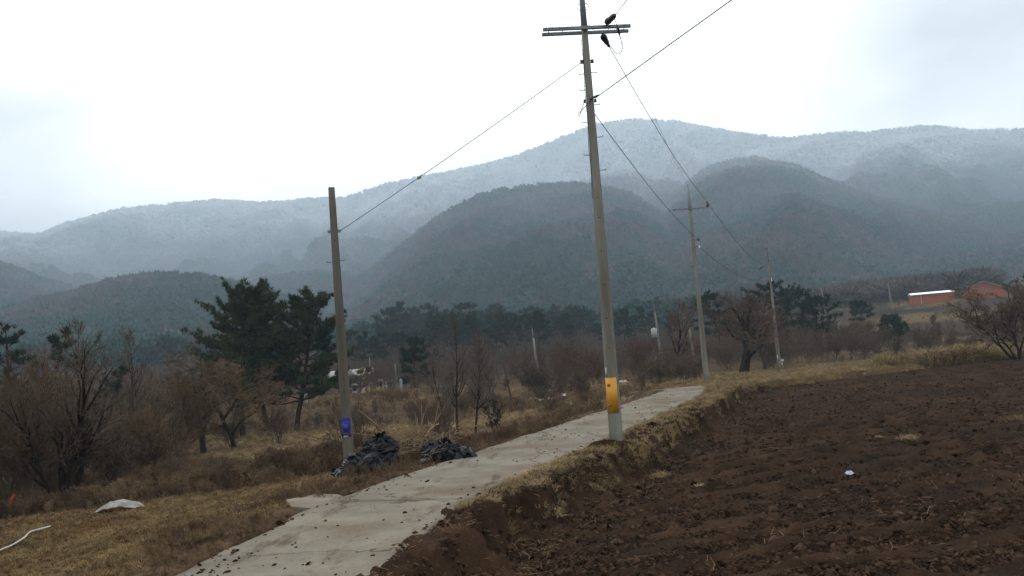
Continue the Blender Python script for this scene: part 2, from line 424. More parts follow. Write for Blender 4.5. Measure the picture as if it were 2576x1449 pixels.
# ------------------------------------------------------------------ mesh helpers
def set_mesh(me, V, loops, starts, mats, midx=None, smooth=False):
    me.vertices.add(len(V)); me.vertices.foreach_set('co', np.ascontiguousarray(V, np.float32).ravel())
    me.loops.add(len(loops)); me.loops.foreach_set('vertex_index', np.ascontiguousarray(loops, np.int32))
    me.polygons.add(len(starts)); me.polygons.foreach_set('loop_start', np.ascontiguousarray(starts, np.int32))
    for m in mats:
        me.materials.append(m)
    if midx is not None and len(starts):
        me.polygons.foreach_set('material_index', np.ascontiguousarray(midx, np.int32))
    if len(starts):
        me.polygons.foreach_set('use_smooth', np.full(len(starts), bool(smooth)))
    me.update(calc_edges=True)
    me.validate()
class MB:
    def __init__(s):
        s.V, s.L, s.N, s.I, s.n = [], [], [], [], 0
    def add(s, V, F, mi=0):
        """F: one int array (k, sides)"""
        V = np.asarray(V, float).reshape(-1, 3); F = np.asarray(F, int)
        if len(F) == 0:
            return s
        s.V.append(V); s.L.append((F + s.n).ravel()); s.N.append(np.full(len(F), F.shape[1])); s.I.append(np.full(len(F), mi))
        s.n += len(V)
        return s
    def box(s, c, size, rot=0.0, mi=0, R=None):
        h = np.array(size) / 2
        V = np.array([(x, y, z) for x in (-1, 1) for y in (-1, 1) for z in (-1, 1)]) * h
        if R is None:
            R = np.array([[math.cos(rot), -math.sin(rot), 0], [math.sin(rot), math.cos(rot), 0], [0, 0, 1]])
        V = V @ np.asarray(R).T + np.array(c)
        return s.add(V, [(0, 1, 3, 2), (4, 6, 7, 5), (0, 4, 5, 1), (2, 3, 7, 6), (0, 2, 6, 4), (1, 5, 7, 3)], mi)
    def tube(s, pts, radii, sides=8, cap=True, mi=0):
        P = np.asarray(pts, float); n = len(P)
        R = np.full(n, radii, float) if np.isscalar(radii) else np.asarray(radii, float)
        T = np.gradient(P, axis=0)
        T /= np.linalg.norm(T, axis=1)[:, None] + 1e-12
        ref = np.array([0, 0, 1.0]) if abs(T[0][2]) < 0.9 else np.array([1.0, 0, 0])
        V = []
        u = np.cross(T[0], ref); u /= np.linalg.norm(u)
        a = np.arange(sides) * 2 * PI / sides
        for i in range(n):
            u = u - T[i] * (u @ T[i]); u /= np.linalg.norm(u) + 1e-12
            v = np.cross(T[i], u)
            V.append(P[i] + R[i] * (np.cos(a)[:, None] * u + np.sin(a)[:, None] * v))
        V = np.concatenate(V)
        F = []
        for i in range(n - 1):
            for k in range(sides):
                k2 = (k + 1) % sides
                F.append((i * sides + k, i * sides + k2, (i + 1) * sides + k2, (i + 1) * sides + k))
        b = s.n
        s.add(V, F, mi)
        if cap:
            for ring, flip in ((0, True), (n - 1, False)):
                c = [ring * sides + k for k in range(sides)]
                if flip:
                    c = c[::-1]
                s.L.append(np.array(c) + b); s.N.append(np.array([sides])); s.I.append(np.array([mi]))
        return s
    def lathe(s, prof, sides=12, c=(0, 0, 0), axis=None, mi=0):
        """prof: (distance along axis, radius)"""
        ax = np.array(axis if axis is not None else (0, 0, 1.0), float); ax /= np.linalg.norm(ax)
        return s.tube([np.array(c) + ax * z for z, r in prof], [max(r, 1e-4) for z, r in prof], sides, True, mi)
    def mesh(s, name, mats, smooth=False):
        me = bpy.data.meshes.new(name)
        if not isinstance(mats, (list, tuple)):
            mats = [mats]
        if s.n == 0:
            return me
        N = np.concatenate(s.N)
        st = np.concatenate([[0], np.cumsum(N)[:-1]])
        set_mesh(me, np.concatenate(s.V), np.concatenate(s.L), st, mats, np.concatenate(s.I), smooth)
        return me
    def build(s, name, mats, parent=None, smooth=False, loc=None):
        return link(name, s.mesh(name, mats, smooth), parent, loc)
def link(name, me, parent=None, loc=None):
    o = bpy.data.objects.new(name, me)
    COL.objects.link(o)
    if parent is not None:
        o.parent = parent
    if loc is not None:
        o.location = [float(v) for v in loc]
    return o
def tag(o, label=None, cat=None, group=None, kind=None):
    if label: o['label'] = label
    if cat: o['category'] = cat
    if group: o['group'] = group
    if kind: o['kind'] = kind
    return o
def empty(name, loc, label, cat, rz=0.0, group=None):
    o = bpy.data.objects.new(name, None)
    COL.objects.link(o)
    o.empty_display_size = 0.2
    o.location = [float(v) for v in loc]
    o.rotation_euler = (0, 0, rz)
    return tag(o, label, cat, group)
def copy_tree(root, loc, rz=0.0, sc=1.0, label=None, group=None, name=None):
    r = root.copy(); COL.objects.link(r)
    r.location = [float(v) for v in loc]; r.rotation_euler = (0, 0, rz)
    r.scale = (sc, sc, sc)
    if label: r['label'] = label
    if group: r['group'] = group
    for ch in list(root.children):
        c = ch.copy(); COL.objects.link(c); c.parent = r
        for g in list(ch.children):
            d = g.copy(); COL.objects.link(d); d.parent = c
    return r
def grid_faces(nu, nv, keep=None):
    i = np.arange(nu - 1)[:, None] * nv + np.arange(nv - 1)[None, :]
    F = np.stack([i, i + nv, i + nv + 1, i + 1], -1).reshape(-1, 4)
    if keep is not None:
        F = F[keep[F].all(1)]
    return F
def grid_object(name, V, F, m, kind=None, smooth=True, col=None, parent=None):
    used = np.zeros(len(V), bool); used[F.ravel()] = True
    idx = np.cumsum(used) - 1
    V2, F2 = V[used], idx[F]
    me = bpy.data.meshes.new(name)
    set_mesh(me, V2, F2.ravel(), np.arange(len(F2)) * 4, [m], None, smooth)
    if col is not None:
        a = me.color_attributes.new('col', 'FLOAT_COLOR', 'POINT')
        c = np.ones((len(V2), 4), np.float32); c[:, :3] = col[used]
        a.data.foreach_set('color', c.ravel())
    o = link(name, me, parent)
    if kind:
        o['kind'] = kind
    return o

# ------------------------------------------------------------------ ground sheet
def az_axis():
    f = np.radians(np.linspace(-41, 41, 520))
    c = np.radians(np.concatenate([np.linspace(41, 319, 90)[1:-1]]))
    return np.concatenate([f, c, [math.radians(319)]])
az = az_axis()
rr = np.concatenate([[0.6, 2, 4], np.geomspace(6, 130, 330), np.geomspace(133, 4400, 68)])
AZ, RR = np.meshgrid(az, rr, indexing='ij')
X, Y = (RR * np.sin(AZ)).ravel(), (RR * np.cos(AZ)).ravel()
fd = field_dist(X, Y)
Z = Tz0(X, Y)
s_lat = lat(X, Y)
hw_here = np.where(s_lat > 0, hw_r(Y), 1.5)
Z = Z - 0.10 * sm((hw_here + 0.12 - np.abs(s_lat)) / 0.2) * (Y < 70)
edge_s = lambda x, y: -0.1 - 0.34 * sm((fbm(x * 1.1, y * 1.1, 3, 51) - 0.35) / 0.4) * sm((19 - y) / 4) - 0.10 * sm((13.5 - y) / 2)
kf = sm((fd - edge_s(X, Y) - 0.05) / 0.45)
Z = Z * (1 - kf) + (Tfield(X, Y, fd) - 0.45) * kf
# regional colours of the ground (what grows or lies there)
def mixc(a, b, t):
    return a + (b - a) * t[:, None]
d_l = np.clip(-s_lat - 1.5, 0, None)
n1, n2 = fbm(X * 0.35, Y * 0.35, 4, 21), fbm(X * 0.9, Y * 0.9, 4, 31)
C = np.tile(np.array([0.125, 0.080, 0.044]), (len(X), 1))                               # brown weeds and litter
C = mixc(C, np.array([0.15, 0.098, 0.042]), sm((lawn_y(X) - Y) / 1.0) * sm((d_l - 0.8) / 1.2))   # mown grass
C = mixc(C, np.array([0.085, 0.048, 0.026]), sm((n1 - 0.5) / 0.12) * 0.7 * (Y < 26))
C = mixc(C, np.array([0.27, 0.195, 0.095]), sm((fbm(X * 0.08 + 4, Y * 0.3, 3, 41) - 0.42) / 0.1) * sm((Y - 30) / 4) * sm((70 - Y) / 4) * (s_lat < -3))
C = mixc(C, np.array([0.17, 0.115, 0.05]), sm((s_lat - hw_r(Y) + 0.2) / 0.5) * sm((95 - Y) / 12) * (fd < 0.4) * sm((n2 - 0.36) / 0.2) * np.where(Y < 15, 0.2, 1))
C = mixc(C, np.array([0.075, 0.053, 0.038]), sm((np.hypot(X, Y) - 90) / 30))
far_m = sm((np.hypot(X, Y) - 90) / 30) * sm((X / np.maximum(Y, 1) - 0.15) / 0.15)
C = mixc(C, np.array([0.19, 0.135, 0.065]), far_m * sm((fbm(X * 0.05, Y * 0.12, 4, 43) - 0.47) / 0.1) * 0.9)
C = mixc(C, np.array([0.04, 0.03, 0.022]), far_m * sm((fbm(X * 0.09, Y * 0.15, 4, 47) - 0.52) / 0.08) * 0.8)
C = mixc(C, np.array([0.05, 0.03, 0.019]), sm((hw_here + 0.25 - np.abs(s_lat)) / 0.25) * (Y < 60) * 0.8)
C = C * ALB
terr = grid_object('ground', np.stack([X, Y, Z], 1), grid_faces(len(az), len(rr)), M['ground'], 'structure', True, C)

# ------------------------------------------------------------------ ploughed field
az_f = np.radians(np.linspace(-16, 42, 720)); r_f = np.geomspace(8.0, 95, 430)
AZ, RR = np.meshgrid(az_f, r_f, indexing='ij')
X, Y = (RR * np.sin(AZ)).ravel(), (RR * np.cos(AZ)).ravel()
fd = field_dist(X, Y)
edge = edge_s(X, Y)
Zf = Tfield(X, Y, fd)
amp = sm((fd - edge) / 0.3)
und = (fbm(X * 0.30, Y * 0.30, 3, 61) - 0.5) * 0.30
row = np.sin((Y * 0.93 - X * 0.42 + (fbm(X * 0.15, Y * 0.15, 2, 66) - 0.5) * 3.0) * 2 * PI / 0.95) * 0.065 * np.clip(fbm(X * 0.2, Y * 0.2, 2, 68) * 2 - 0.3, 0.25, 1)
lump = np.maximum(fbm(X * 1.4, Y * 1.6, 3, 71) - 0.46, 0) * 0.22
clod = np.maximum(fbm(X * 4.2, Y * 4.2, 3, 81) - 0.42, 0) * 0.13 + np.maximum(vnoise(X * 8.5, Y * 8.5, 91) - 0.5, 0) * 0.08
fine = (fbm(X * 13, Y * 13, 3, 95, 0.6) - 0.5) * 0.045
Zf = Zf + (und + row + lump) * sm((fd - 0.9) / 1.5) + (clod + fine - 0.03) * amp + 0.012
Zf = np.where(fd < edge + 0.12, Zf - 0.10 * sm((edge + 0.12 - fd) / 0.12), Zf)
bankn = np.exp(-((fd - 0.25) / 0.5) ** 2) * sm((46 - Y) / 6)
Zf = Zf + ((fbm(X * 2.6, Y * 2.6, 3, 421) - 0.5) * 0.22 + np.maximum(fbm(X * 7, Y * 7, 3, 423) - 0.48, 0) * 0.30) * bankn * amp
tr = np.array([G(2165, 1025), G(2290, 1120)])[:, :2]            # a pair of shallow tyre tracks
for off in (0.0, 1.3):
    dx, dy = tr[1] - tr[0]; LL = math.hypot(dx, dy)
    u_ = ((X - tr[0][0] - off) * dx + (Y - tr[0][1]) * dy) / LL; v_ = ((X - tr[0][0] - off) * dy - (Y - tr[0][1]) * dx) / LL
    kk = np.exp(-(v_ / 0.16) ** 2) * sm((u_ + 0.6 * LL) / 2) * sm((1.5 * LL - u_) / 2)
    Zf = Zf - kk * 0.09 + 0.05 * np.exp(-((np.abs(v_) - 0.3) / 0.1) ** 2) * sm((u_ + 0.6 * LL) / 2) * sm((1.5 * LL - u_) / 2)
keep = (fd > edge) & (X < 62)
field = grid_object('plowed_field', np.stack([X, Y, Zf], 1), grid_faces(len(az_f), len(r_f), keep), M['soil'], 'structure', True)
FIELD_H = lambda x, y: Tfield(x, y) + (fbm(x * 0.30, y * 0.30, 3, 61) - 0.5) * 0.30 * sm((field_dist(x, y) - 0.9) / 1.5) \
    + np.maximum(fbm(x * 1.4, y * 1.6, 3, 71) - 0.46, 0) * 0.22 * sm((field_dist(x, y) - 0.9) / 1.5) + 0.03

# ------------------------------------------------------------------ concrete farm road in cast slabs
road = bpy.data.objects.new('farm_road', None)
COL.objects.link(road)
tag(road, 'grey concrete farm road running from the foreground past the poles', kind='structure')
def slab(y0, y1, skew):
    n_v = 22
    ys = np.linspace(y0, y1, max(int((y1 - y0) / 0.16), 4))
    V = []
    for i, yv in enumerate(ys):
        cxr, slope = float(road_x(yv)), float(np.gradient(road_x(np.array([yv - .3, yv, yv + .3])))[1] / 0.3)
        for j in range(n_v):
            f = j / (n_v - 1) * 2 - 1
            wl = (1.5 if f < 0 else float(hw_r(yv))) + (vnoise(np.array([yv * 1.3]), np.array([2.0 + (f > 0) * 7]), 3)[0] - 0.5) * 0.16 \
                + (vnoise(np.array([yv * 4.3]), np.array([2.0 + (f > 0) * 7]), 4)[0] - 0.5) * 0.07
            off = f * wl
            yy = yv - off * slope * 0.75 + skew * off * (1 if abs(y0 - yv) < 0.01 or abs(y1 - yv) < 0.01 else 0) * 0
            if i in (0, len(ys) - 1):
                yy += (vnoise(np.array([off * 6.0]), np.array([y0]), 8)[0] - 0.5) * 0.07
            V.append((float(road_x(yv)) + off * 0.93, yy, 0))
    V = np.array(V)
    V[:, 2] = road_z(V[:, 1]) + 0.03 + (fbm(V[:, 0] * 0.7, V[:, 1] * 0.7, 3, 7) - 0.5) * 0.008
    n_u = len(ys)
    top = grid_faces(n_u, n_v)[:, ::-1]
    W = V.copy(); W[:, 2] -= 0.14
    k = len(V)
    loop = [i * n_v for i in range(n_u)] + [(n_u - 1) * n_v + j for j in range(1, n_v)] + \
           [i * n_v + n_v - 1 for i in range(n_u - 2, -1, -1)] + [j for j in range(n_v - 2, 0, -1)]
    side = [(loop[i], loop[(i + 1) % len(loop)], loop[(i + 1) % len(loop)] + k, loop[i] + k) for i in range(len(loop))]
    mb = MB(); mb.add(np.concatenate([V, W]), np.concatenate([top, np.array(side)]))
    return mb.build('slab', M['concrete_road'], road, True)
JOINTS = [1.0, 15.55, 40.0, 66.0]
for a, b in zip(JOINTS[:-1], JOINTS[1:]):
    slab(a + 0.04, b - 0.04, 0)
# broken side slab on the left
pa = [G(720, 1268), G(735, 1282), G(800, 1286), G(880, 1262), G(850, 1250), G(790, 1250)]
mb = MB()
vt = [(p[0], p[1], max(p[2], -0.03) + 0.05) for p in pa]
vb = [(p[0], p[1], p[2] - 0.15) for p in pa]
mb.L.append(np.arange(6)); mb.N.append(np.array([6])); mb.I.append(np.array([0])); mb.V.append(np.array(vt + vb)); mb.n = 12
for i in range(6):
    j = (i + 1) % 6
    mb.L.append(np.array([i, i + 6, j + 6, j])); mb.N.append(np.array([4])); mb.I.append(np.array([0]))
mb.build('slab', M['concrete_road'], road)

# ------------------------------------------------------------------ hills (ridge lines measured as directions, each at its own distance)
def elev(px, py):
    r = ray(px, py)
    return math.degrees(math.atan2(r[0], r[1])), r[2] / math.hypot(r[0], r[1])
class Hill:
    def __init__(s, name, sky, D, foot, pw, rough, seed, tree):
        s.name, s.D, s.foot, s.pw, s.rough, s.seed = name, D, foot, pw, rough, seed
        e = sorted(elev(*p) for p in sky)
        s.a = np.radians([q[0] for q in e])
        s.h = np.array([EYE + D * q[1] for q in e]) - tree
    def z(s, a, r):
        a = np.asarray(a); r = np.asarray(r)
        hr = np.interp(a, s.a, s.h)
        wob = (fbm(a * 9, a * 0 + 1.7, 3, s.seed) - 0.5)
        ft = s.foot * (1 + 0.25 * wob)
        t = (r - ft) / (s.D - ft)
        x, y = r * np.sin(a), r * np.cos(a)
        tt = np.clip(t, 0, 1)
        prof = np.where(t < 0, t * 0.25, tt ** s.pw * (1 + 0.0 * tt))
        prof = np.where(t > 1, 1 - 0.9 * ((t - 1) / 0.9) ** 1.5, prof)
        prof = np.where(t > 1, np.minimum(prof, 1 - 0.25 * np.clip(t - 1, 0, 1)), prof)
        sp = 1 - np.abs(fbm(a * s.D / 260.0 + 0.35 * np.sin(r / 260.0), r / 700.0, 4, s.seed + 3) - 0.5) * 4.5
        spur = (np.clip(sp, -0.3, 1) - 0.85) * s.rough * np.clip(tt * (1 - tt) * 4, 0, 1) ** 0.7 * hr
        return hr * prof + spur * (t < 1) + (fbm(x / 60, y / 60, 3, s.seed + 9) - 0.5) * 6 * np.clip(tt * (1 - tt) * 4, 0, 1)
    def build(s, na, nr):
        a = np.linspace(s.a[0], s.a[-1], na)
        r = np.concatenate([np.linspace(s.foot * 0.75, s.D, nr), np.linspace(s.D, s.D * 1.5, 12)[1:]])
        AA, R_ = np.meshgrid(a, r, indexing='ij')
        zz = s.z(AA.ravel(), R_.ravel())
        V = np.stack([(R_ * np.sin(AA)).ravel(), (R_ * np.cos(AA)).ravel(), zz], 1)
        o = grid_object(s.name, V, grid_faces(na, len(r)), M['hill_soil'], 'structure', True)
        return o
    def points(s, rng, n):
        a = rng.uniform(s.a[0], s.a[-1], n)
        r = np.sqrt(rng.uniform(s.foot ** 2, (s.D * 1.03) ** 2, n))
        keep = np.abs(a) < math.radians(43)
        a, r = a[keep], r[keep]
        z = s.z(a, r)
        k = z > 2
        return np.stack([(r * np.sin(a))[k], (r * np.cos(a))[k], z[k]], 1), ((r - s.foot) / (s.D - s.foot))[k]
hillA = Hill('mountain', [(-900, 560), (-500, 600), (-250, 560), (0, 583), (90, 592), (170, 560), (300, 525), (420, 513), (545, 503), (650, 510), (780, 500),
              (870, 497), (960, 465), (1080, 440), (1190, 420), (1290, 395), (1400, 350), (1500, 312), (1600, 298), (1700, 305),
              (1800, 325), (1900, 340), (1985, 345), (2100, 335), (2200, 330), (2340, 315), (2450, 330), (2576, 325), (2800, 340), (3100, 330), (3500, 380)],
             2600, 1000, 1.0, 0.20, 101, 8)
hillB = Hill('wooded_hill', [(560, 905), (700, 800), (800, 745), (870, 712), (920, 682), (1000, 622), (1090, 552), (1150, 515), (1200, 490), (1250, 476), (1330, 465), (1420, 457), (1490, 459), (1545, 472),
              (1600, 492), (1660, 532), (1730, 582), (1800, 625), (1900, 680), (2000, 720), (2150, 780), (2300, 825)], 1250, 420, 0.95, 0.12, 131, 7)
hillC = Hill('wooded_hill', [(1450, 800), (1560, 640), (1640, 545), (1700, 480), (1780, 420), (1850, 400), (1900, 395), (2000, 415), (2100, 460), (2200, 495), (2300, 512), (2420, 515),
              (2576, 510), (2800, 490), (3100, 500), (3500, 560)], 1600, 480, 0.95, 0.11, 151, 8)
hillD = Hill('wooded_hill', [(-900, 800), (-400, 790), (0, 775), (100, 750), (200, 725), (300, 697), (400, 685), (500, 688), (580, 705), (650, 722), (720, 745), (850, 800), (960, 880), (1000, 905)],
             760, 330, 0.85, 0.12, 171, 7)
hillE = Hill('wooded_hill', [(-900, 640), (-300, 640), (0, 655), (60, 680), (130, 705), (250, 740), (400, 770), (520, 745), (600, 715), (700, 690), (800, 680), (900, 690), (980, 740), (1100, 850)],
             1300, 600, 0.9, 0.15, 191, 8)
for hl, na, nr in ((hillA, 420, 120), (hillB, 200, 80), (hillC, 220, 90), (hillD, 200, 70), (hillE, 200, 70)):
    hl.build(na, nr)

# ------------------------------------------------------------------ scattered stuff through geometry nodes (prototypes live in the same mesh)
def scatter(name, protos, mats, P, rot, scl, var, label):
    """protos: list of MB; P points, rot euler (n,3), scl (n,3), var index"""
    me = bpy.data.meshes.new(name)
    Vs, Ls, Ns, Is, pid = [], [], [], [], []
    n = 0
    for k, mb in enumerate(protos):
        V = np.concatenate(mb.V)
        Vs.append(V); Ls.append(np.concatenate(mb.L) + n); Ns.append(np.concatenate(mb.N)); Is.append(np.concatenate(mb.I))
        pid.append(np.full(len(V), k)); n += len(V)
    npr = n
    Vs.append(P); pid.append(np.full(len(P), -1))
    N = np.concatenate(Ns)
    set_mesh(me, np.concatenate(Vs), np.concatenate(Ls), np.concatenate([[0], np.cumsum(N)[:-1]]), mats, np.concatenate(Is), False)
    tot = npr + len(P)
    def attr(nm, typ, data, w):
        a = me.attributes.new(nm, typ, 'POINT')
        full = np.zeros((tot, w), np.float32) if w > 1 else np.zeros(tot, np.int32)
        full[npr:] = data
        if w > 1:
            a.data.foreach_set('vector', full.ravel())
        else:
            a.data.foreach_set('value', full)
    attr('rot', 'FLOAT_VECTOR', rot, 3); attr('scl', 'FLOAT_VECTOR', scl, 3); attr('variant', 'INT', var, 1)
    a = me.attributes.new('proto', 'INT', 'POINT'); a.data.foreach_set('value', np.concatenate(pid).astype(np.int32))
    o = link(name, me)
    ng = bpy.data.node_groups.new(name + '_nodes', 'GeometryNodeTree')
    ng.interface.new_socket('Geometry', in_out='INPUT', socket_type='NodeSocketGeometry')
    ng.interface.new_socket('Geometry', in_out='OUTPUT', socket_type='NodeSocketGeometry')
    nd, lk = ng.nodes, ng.links
    gi, go = nd.new('NodeGroupInput'), nd.new('NodeGroupOutput')
    join = nd.new('GeometryNodeJoinGeometry')
    def named(nm, t):
        q = nd.new('GeometryNodeInputNamedAttribute'); q.data_type = t; q.inputs['Name'].default_value = nm
        return q.outputs[0]
    def eq(sock, v):
        c = nd.new('FunctionNodeCompare'); c.data_type = 'INT'; c.operation = 'EQUAL'
        lk.new(sock, c.inputs[2]); c.inputs[3].default_value = v
        return c.outputs[0]
    def sep(v):
        q = nd.new('GeometryNodeSeparateGeometry'); q.domain = 'POINT'
        lk.new(gi.outputs[0], q.inputs[0]); lk.new(eq(named('proto', 'INT'), v), q.inputs[1])
        return q.outputs[0]
    pts = sep(-1)
    for k in range(len(protos)):
        ip = nd.new('GeometryNodeInstanceOnPoints')
        lk.new(pts, ip.inputs['Points']); lk.new(sep(k), ip.inputs['Instance'])
        lk.new(eq(named('variant', 'INT'), k), ip.inputs['Selection'])
        e2r = nd.new('FunctionNodeEulerToRotation')
        lk.new(named('rot', 'FLOAT_VECTOR'), e2r.inputs[0]); lk.new(e2r.outputs[0], ip.inputs['Rotation'])
        lk.new(named('scl', 'FLOAT_VECTOR'), ip.inputs['Scale'])
        lk.new(ip.outputs[0], join.inputs[0])
    lk.new(join.outputs[0], go.inputs[0])
    md = o.modifiers.new('scatter', 'NODES'); md.node_group = ng
    return tag(o, label, None, None, 'stuff')

# ------------------------------------------------------------------ plant generators
def unit(v):
    l = math.sqrt(v[0] ** 2 + v[1] ** 2 + v[2] ** 2) + 1e-9
    return (v[0] / l, v[1] / l, v[2] / l)
def grow(R, p, d, L, r, lv, Q, out, ends=None):
    n = Q['seg'][lv]
    st = L / n
    tip = Q['tip'][lv]
    r0 = r
    last = lv == len(Q['seg']) - 1
    for i in range(n):
        w = Q['wob'][lv]
        d = unit((d[0] + R.gauss(0, w), d[1] + R.gauss(0, w), d[2] + R.gauss(0, w) + Q['up'][lv]))
        q = (p[0] + d[0] * st, p[1] + d[1] * st, p[2] + d[2] * st)
        r1 = r + 0
        f = (i + 1) / n
        r1 = r * (1 - f * (1 - tip))
        out.append((p, q, r0, r1, lv))
        if not last and f >= Q['from'][lv]:
            k = Q['kids'][lv]
            k = int(k) + (R.random() < k - int(k))
            if i == n - 1:
                k += Q.get('topkids', 1)
            for _ in range(k):
                a = R.uniform(0, 2 * PI)
                ux = unit((d[1] * 1.0 + 0.01, -d[0], 0.02 * R.random()))
                vx = (d[1] * ux[2] - d[2] * ux[1], d[2] * ux[0] - d[0] * ux[2], d[0] * ux[1] - d[1] * ux[0])
                sp = Q['ang'][lv] * R.uniform(0.7, 1.25)
                if i == n - 1:
                    sp *= 0.6
                cs, sn = math.cos(sp), math.sin(sp)
                e = unit(tuple(d[j] * cs + (ux[j] * math.cos(a) + vx[j] * math.sin(a)) * sn for j in range(3)))
                sh = Q.get('shape', lambda f: 1.0)(f) if lv == 0 else (1.15 - 0.5 * f)
                grow(R, q, e, L * Q['len'][lv] * sh * R.uniform(0.65, 1.2), min(r1 * 0.85, r * Q['rad'][lv]), lv + 1, Q, out, ends)
        p, r0 = q, r1
    if ends is not None:
        ends.append((p, d, lv))
def seg_mesh(mb, segs, sides, mi=0):
    if not segs:
        return
    P = np.array([s[0] for s in segs]); Q = np.array([s[1] for s in segs])
    r0 = np.array([s[2] for s in segs]); r1 = np.array([s[3] for s in segs])
    D = Q - P; D /= np.linalg.norm(D, axis=1)[:, None] + 1e-9
    ref = np.where(np.abs(D[:, 2:3]) < 0.9, np.array([[0, 0, 1.0]]), np.array([[1.0, 0, 0]]))
    U = np.cross(D, ref); U /= np.linalg.norm(U, axis=1)[:, None] + 1e-9
    W = np.cross(D, U)
    a = np.arange(sides) * 2 * PI / sides
    ring = np.cos(a)[None, :, None] * U[:, None, :] + np.sin(a)[None, :, None] * W[:, None, :]
    V = np.concatenate([P[:, None] + ring * r0[:, None, None], Q[:, None] + ring * r1[:, None, None]], 1)
    n = len(segs)
    b = np.arange(n)[:, None] * (2 * sides)
    F = []
    for k in range(sides):
        k2 = (k + 1) % sides
        F.append(np.concatenate([b + k, b + k2, b + k2 + sides, b + k + sides], 1))
    mb.add(V.reshape(-1, 3), np.concatenate(F), mi)
def blades(rng, C, D, n, length, width, spread, droop=0.0):
    """n thin triangles fanning from every centre C along D"""
    m = len(C)
    C = np.repeat(C, n, 0); D = np.repeat(D, n, 0)
    d = D + rng.normal(0, spread, (m * n, 3))
    d /= np.linalg.norm(d, axis=1)[:, None] + 1e-9
    L = length * rng.uniform(0.6, 1.2, (m * n, 1))
    side = np.cross(d, rng.normal(0, 1, (m * n, 3)))
    side /= np.linalg.norm(side, axis=1)[:, None] + 1e-9
    a, b = C - side * width / 2, C + side * width / 2
    t = C + d * L
    V = np.stack([a, b, t], 1).reshape(-1, 3)
    return V, np.arange(m * n * 3).reshape(-1, 3)

PROTO = {}
def bare_tree(kind, seed, trunk_mat, twig_mat, Q, h, r, lean=(0, 0), stems=1, split=1, min_r=0.006):
    """meshes of a leafless tree: trunk with main limbs, and the twigs of the crown"""
    R = random.Random(seed)
    out = []
    for k in range(stems):
        a = R.uniform(0, 2 * PI)
        o = 0.0 if stems == 1 else R.uniform(0.05, 0.05 + 0.06 * stems) * h * 0.1
        ln = lean if stems == 1 else (math.cos(a) * R.uniform(0.05, Q.get('fan', 0.5)) + lean[0], math.sin(a) * R.uniform(0.05, Q.get('fan', 0.5)) + lean[1])
        hh = h * (1 if stems == 1 else R.uniform(0.65, 1.0))
        grow(R, (math.cos(a) * o, math.sin(a) * o, -0.15), unit((ln[0], ln[1], 1.0)), hh * Q['trunk'], r * (1 if stems == 1 else R.uniform(0.6, 1)), 0, Q, out)
    out = [(p, q, max(a, min_r), max(b, min_r * 0.8), lv) for p, q, a, b, lv in out]
    t, c = MB(), MB()
    seg_mesh(t, [s for s in out if s[4] == 0], 7)
    if split >= 1:
        seg_mesh(t, [s for s in out if s[4] == 1], 5)
    seg_mesh(c, [s for s in out if s[4] == 2], 4 if len(out) < 4000 else 3)
    seg_mesh(c, [s for s in out if s[4] > 2], 3)
    return t.mesh(kind + '_trunk', M[trunk_mat], True), c.mesh(kind + '_crown', M[twig_mat])
def plant(kind, meshes, loc, label, cat, rz=0.0, sc=1.0, group=None, names=('trunk', 'crown'), sz=None):
    o = empty(kind, loc, label, cat, rz, group)
    o.scale = (sc, sc, sz or sc)
    for nm, me in zip(names, meshes):
        link(nm, me, o)
    return o
Q_ROUND = dict(seg=[6, 6, 5, 4, 3], wob=[0.10, 0.16, 0.18, 0.2, 0.22], up=[0.05, 0.06, 0.06, 0.06, 0.05], tip=[0.45, 0.3, 0.3, 0.3, 0.4],
               kids=[1.3, 1.1, 1.2, 1.5], len=[0.75, 0.6, 0.55, 0.5], rad=[0.55, 0.5, 0.5, 0.55], ang=[0.8, 0.75, 0.75, 0.7], trunk=0.55, topkids=2)
Q_ROUND['from'] = [0.35, 0.3, 0.25, 0.2]
Q_SLIM = dict(seg=[10, 6, 4, 3], wob=[0.05, 0.1, 0.15, 0.2], up=[0.05, 0.10, 0.08, 0.05], tip=[0.12, 0.25, 0.3, 0.4],
              kids=[2.4, 1.4, 1.4], len=[0.34, 0.5, 0.5], rad=[0.4, 0.5, 0.5], ang=[0.65, 0.6, 0.6], trunk=0.95, topkids=1, shape=lambda f: 1.25 - 0.85 * f)
Q_SLIM['from'] = [0.25, 0.2, 0.2]
Q_BUSH = dict(seg=[6, 5, 4, 3], wob=[0.09, 0.14, 0.18, 0.2], up=[0.05, 0.05, 0.04, 0.03], tip=[0.3, 0.3, 0.3, 0.4],
              kids=[1.7, 1.5, 1.6], len=[0.55, 0.55, 0.5], rad=[0.5, 0.5, 0.5], ang=[0.55, 0.6, 0.6], trunk=0.72, topkids=1, fan=0.6)
Q_BUSH['from'] = [0.3, 0.25, 0.2]
Q_OLD = dict(seg=[5, 7, 6, 5, 3], wob=[0.16, 0.26, 0.26, 0.26, 0.28], up=[0.02, 0.02, 0.05, 0.08, 0.08], tip=[0.7, 0.4, 0.3, 0.3, 0.4],
             kids=[1.2, 0.9, 1.1, 1.5], len=[1.2, 0.6, 0.5, 0.42], rad=[0.6, 0.55, 0.5, 0.5], ang=[0.95, 0.8, 0.8, 0.75], trunk=0.36, topkids=2)
Q_OLD['from'] = [0.5, 0.3, 0.25, 0.2]

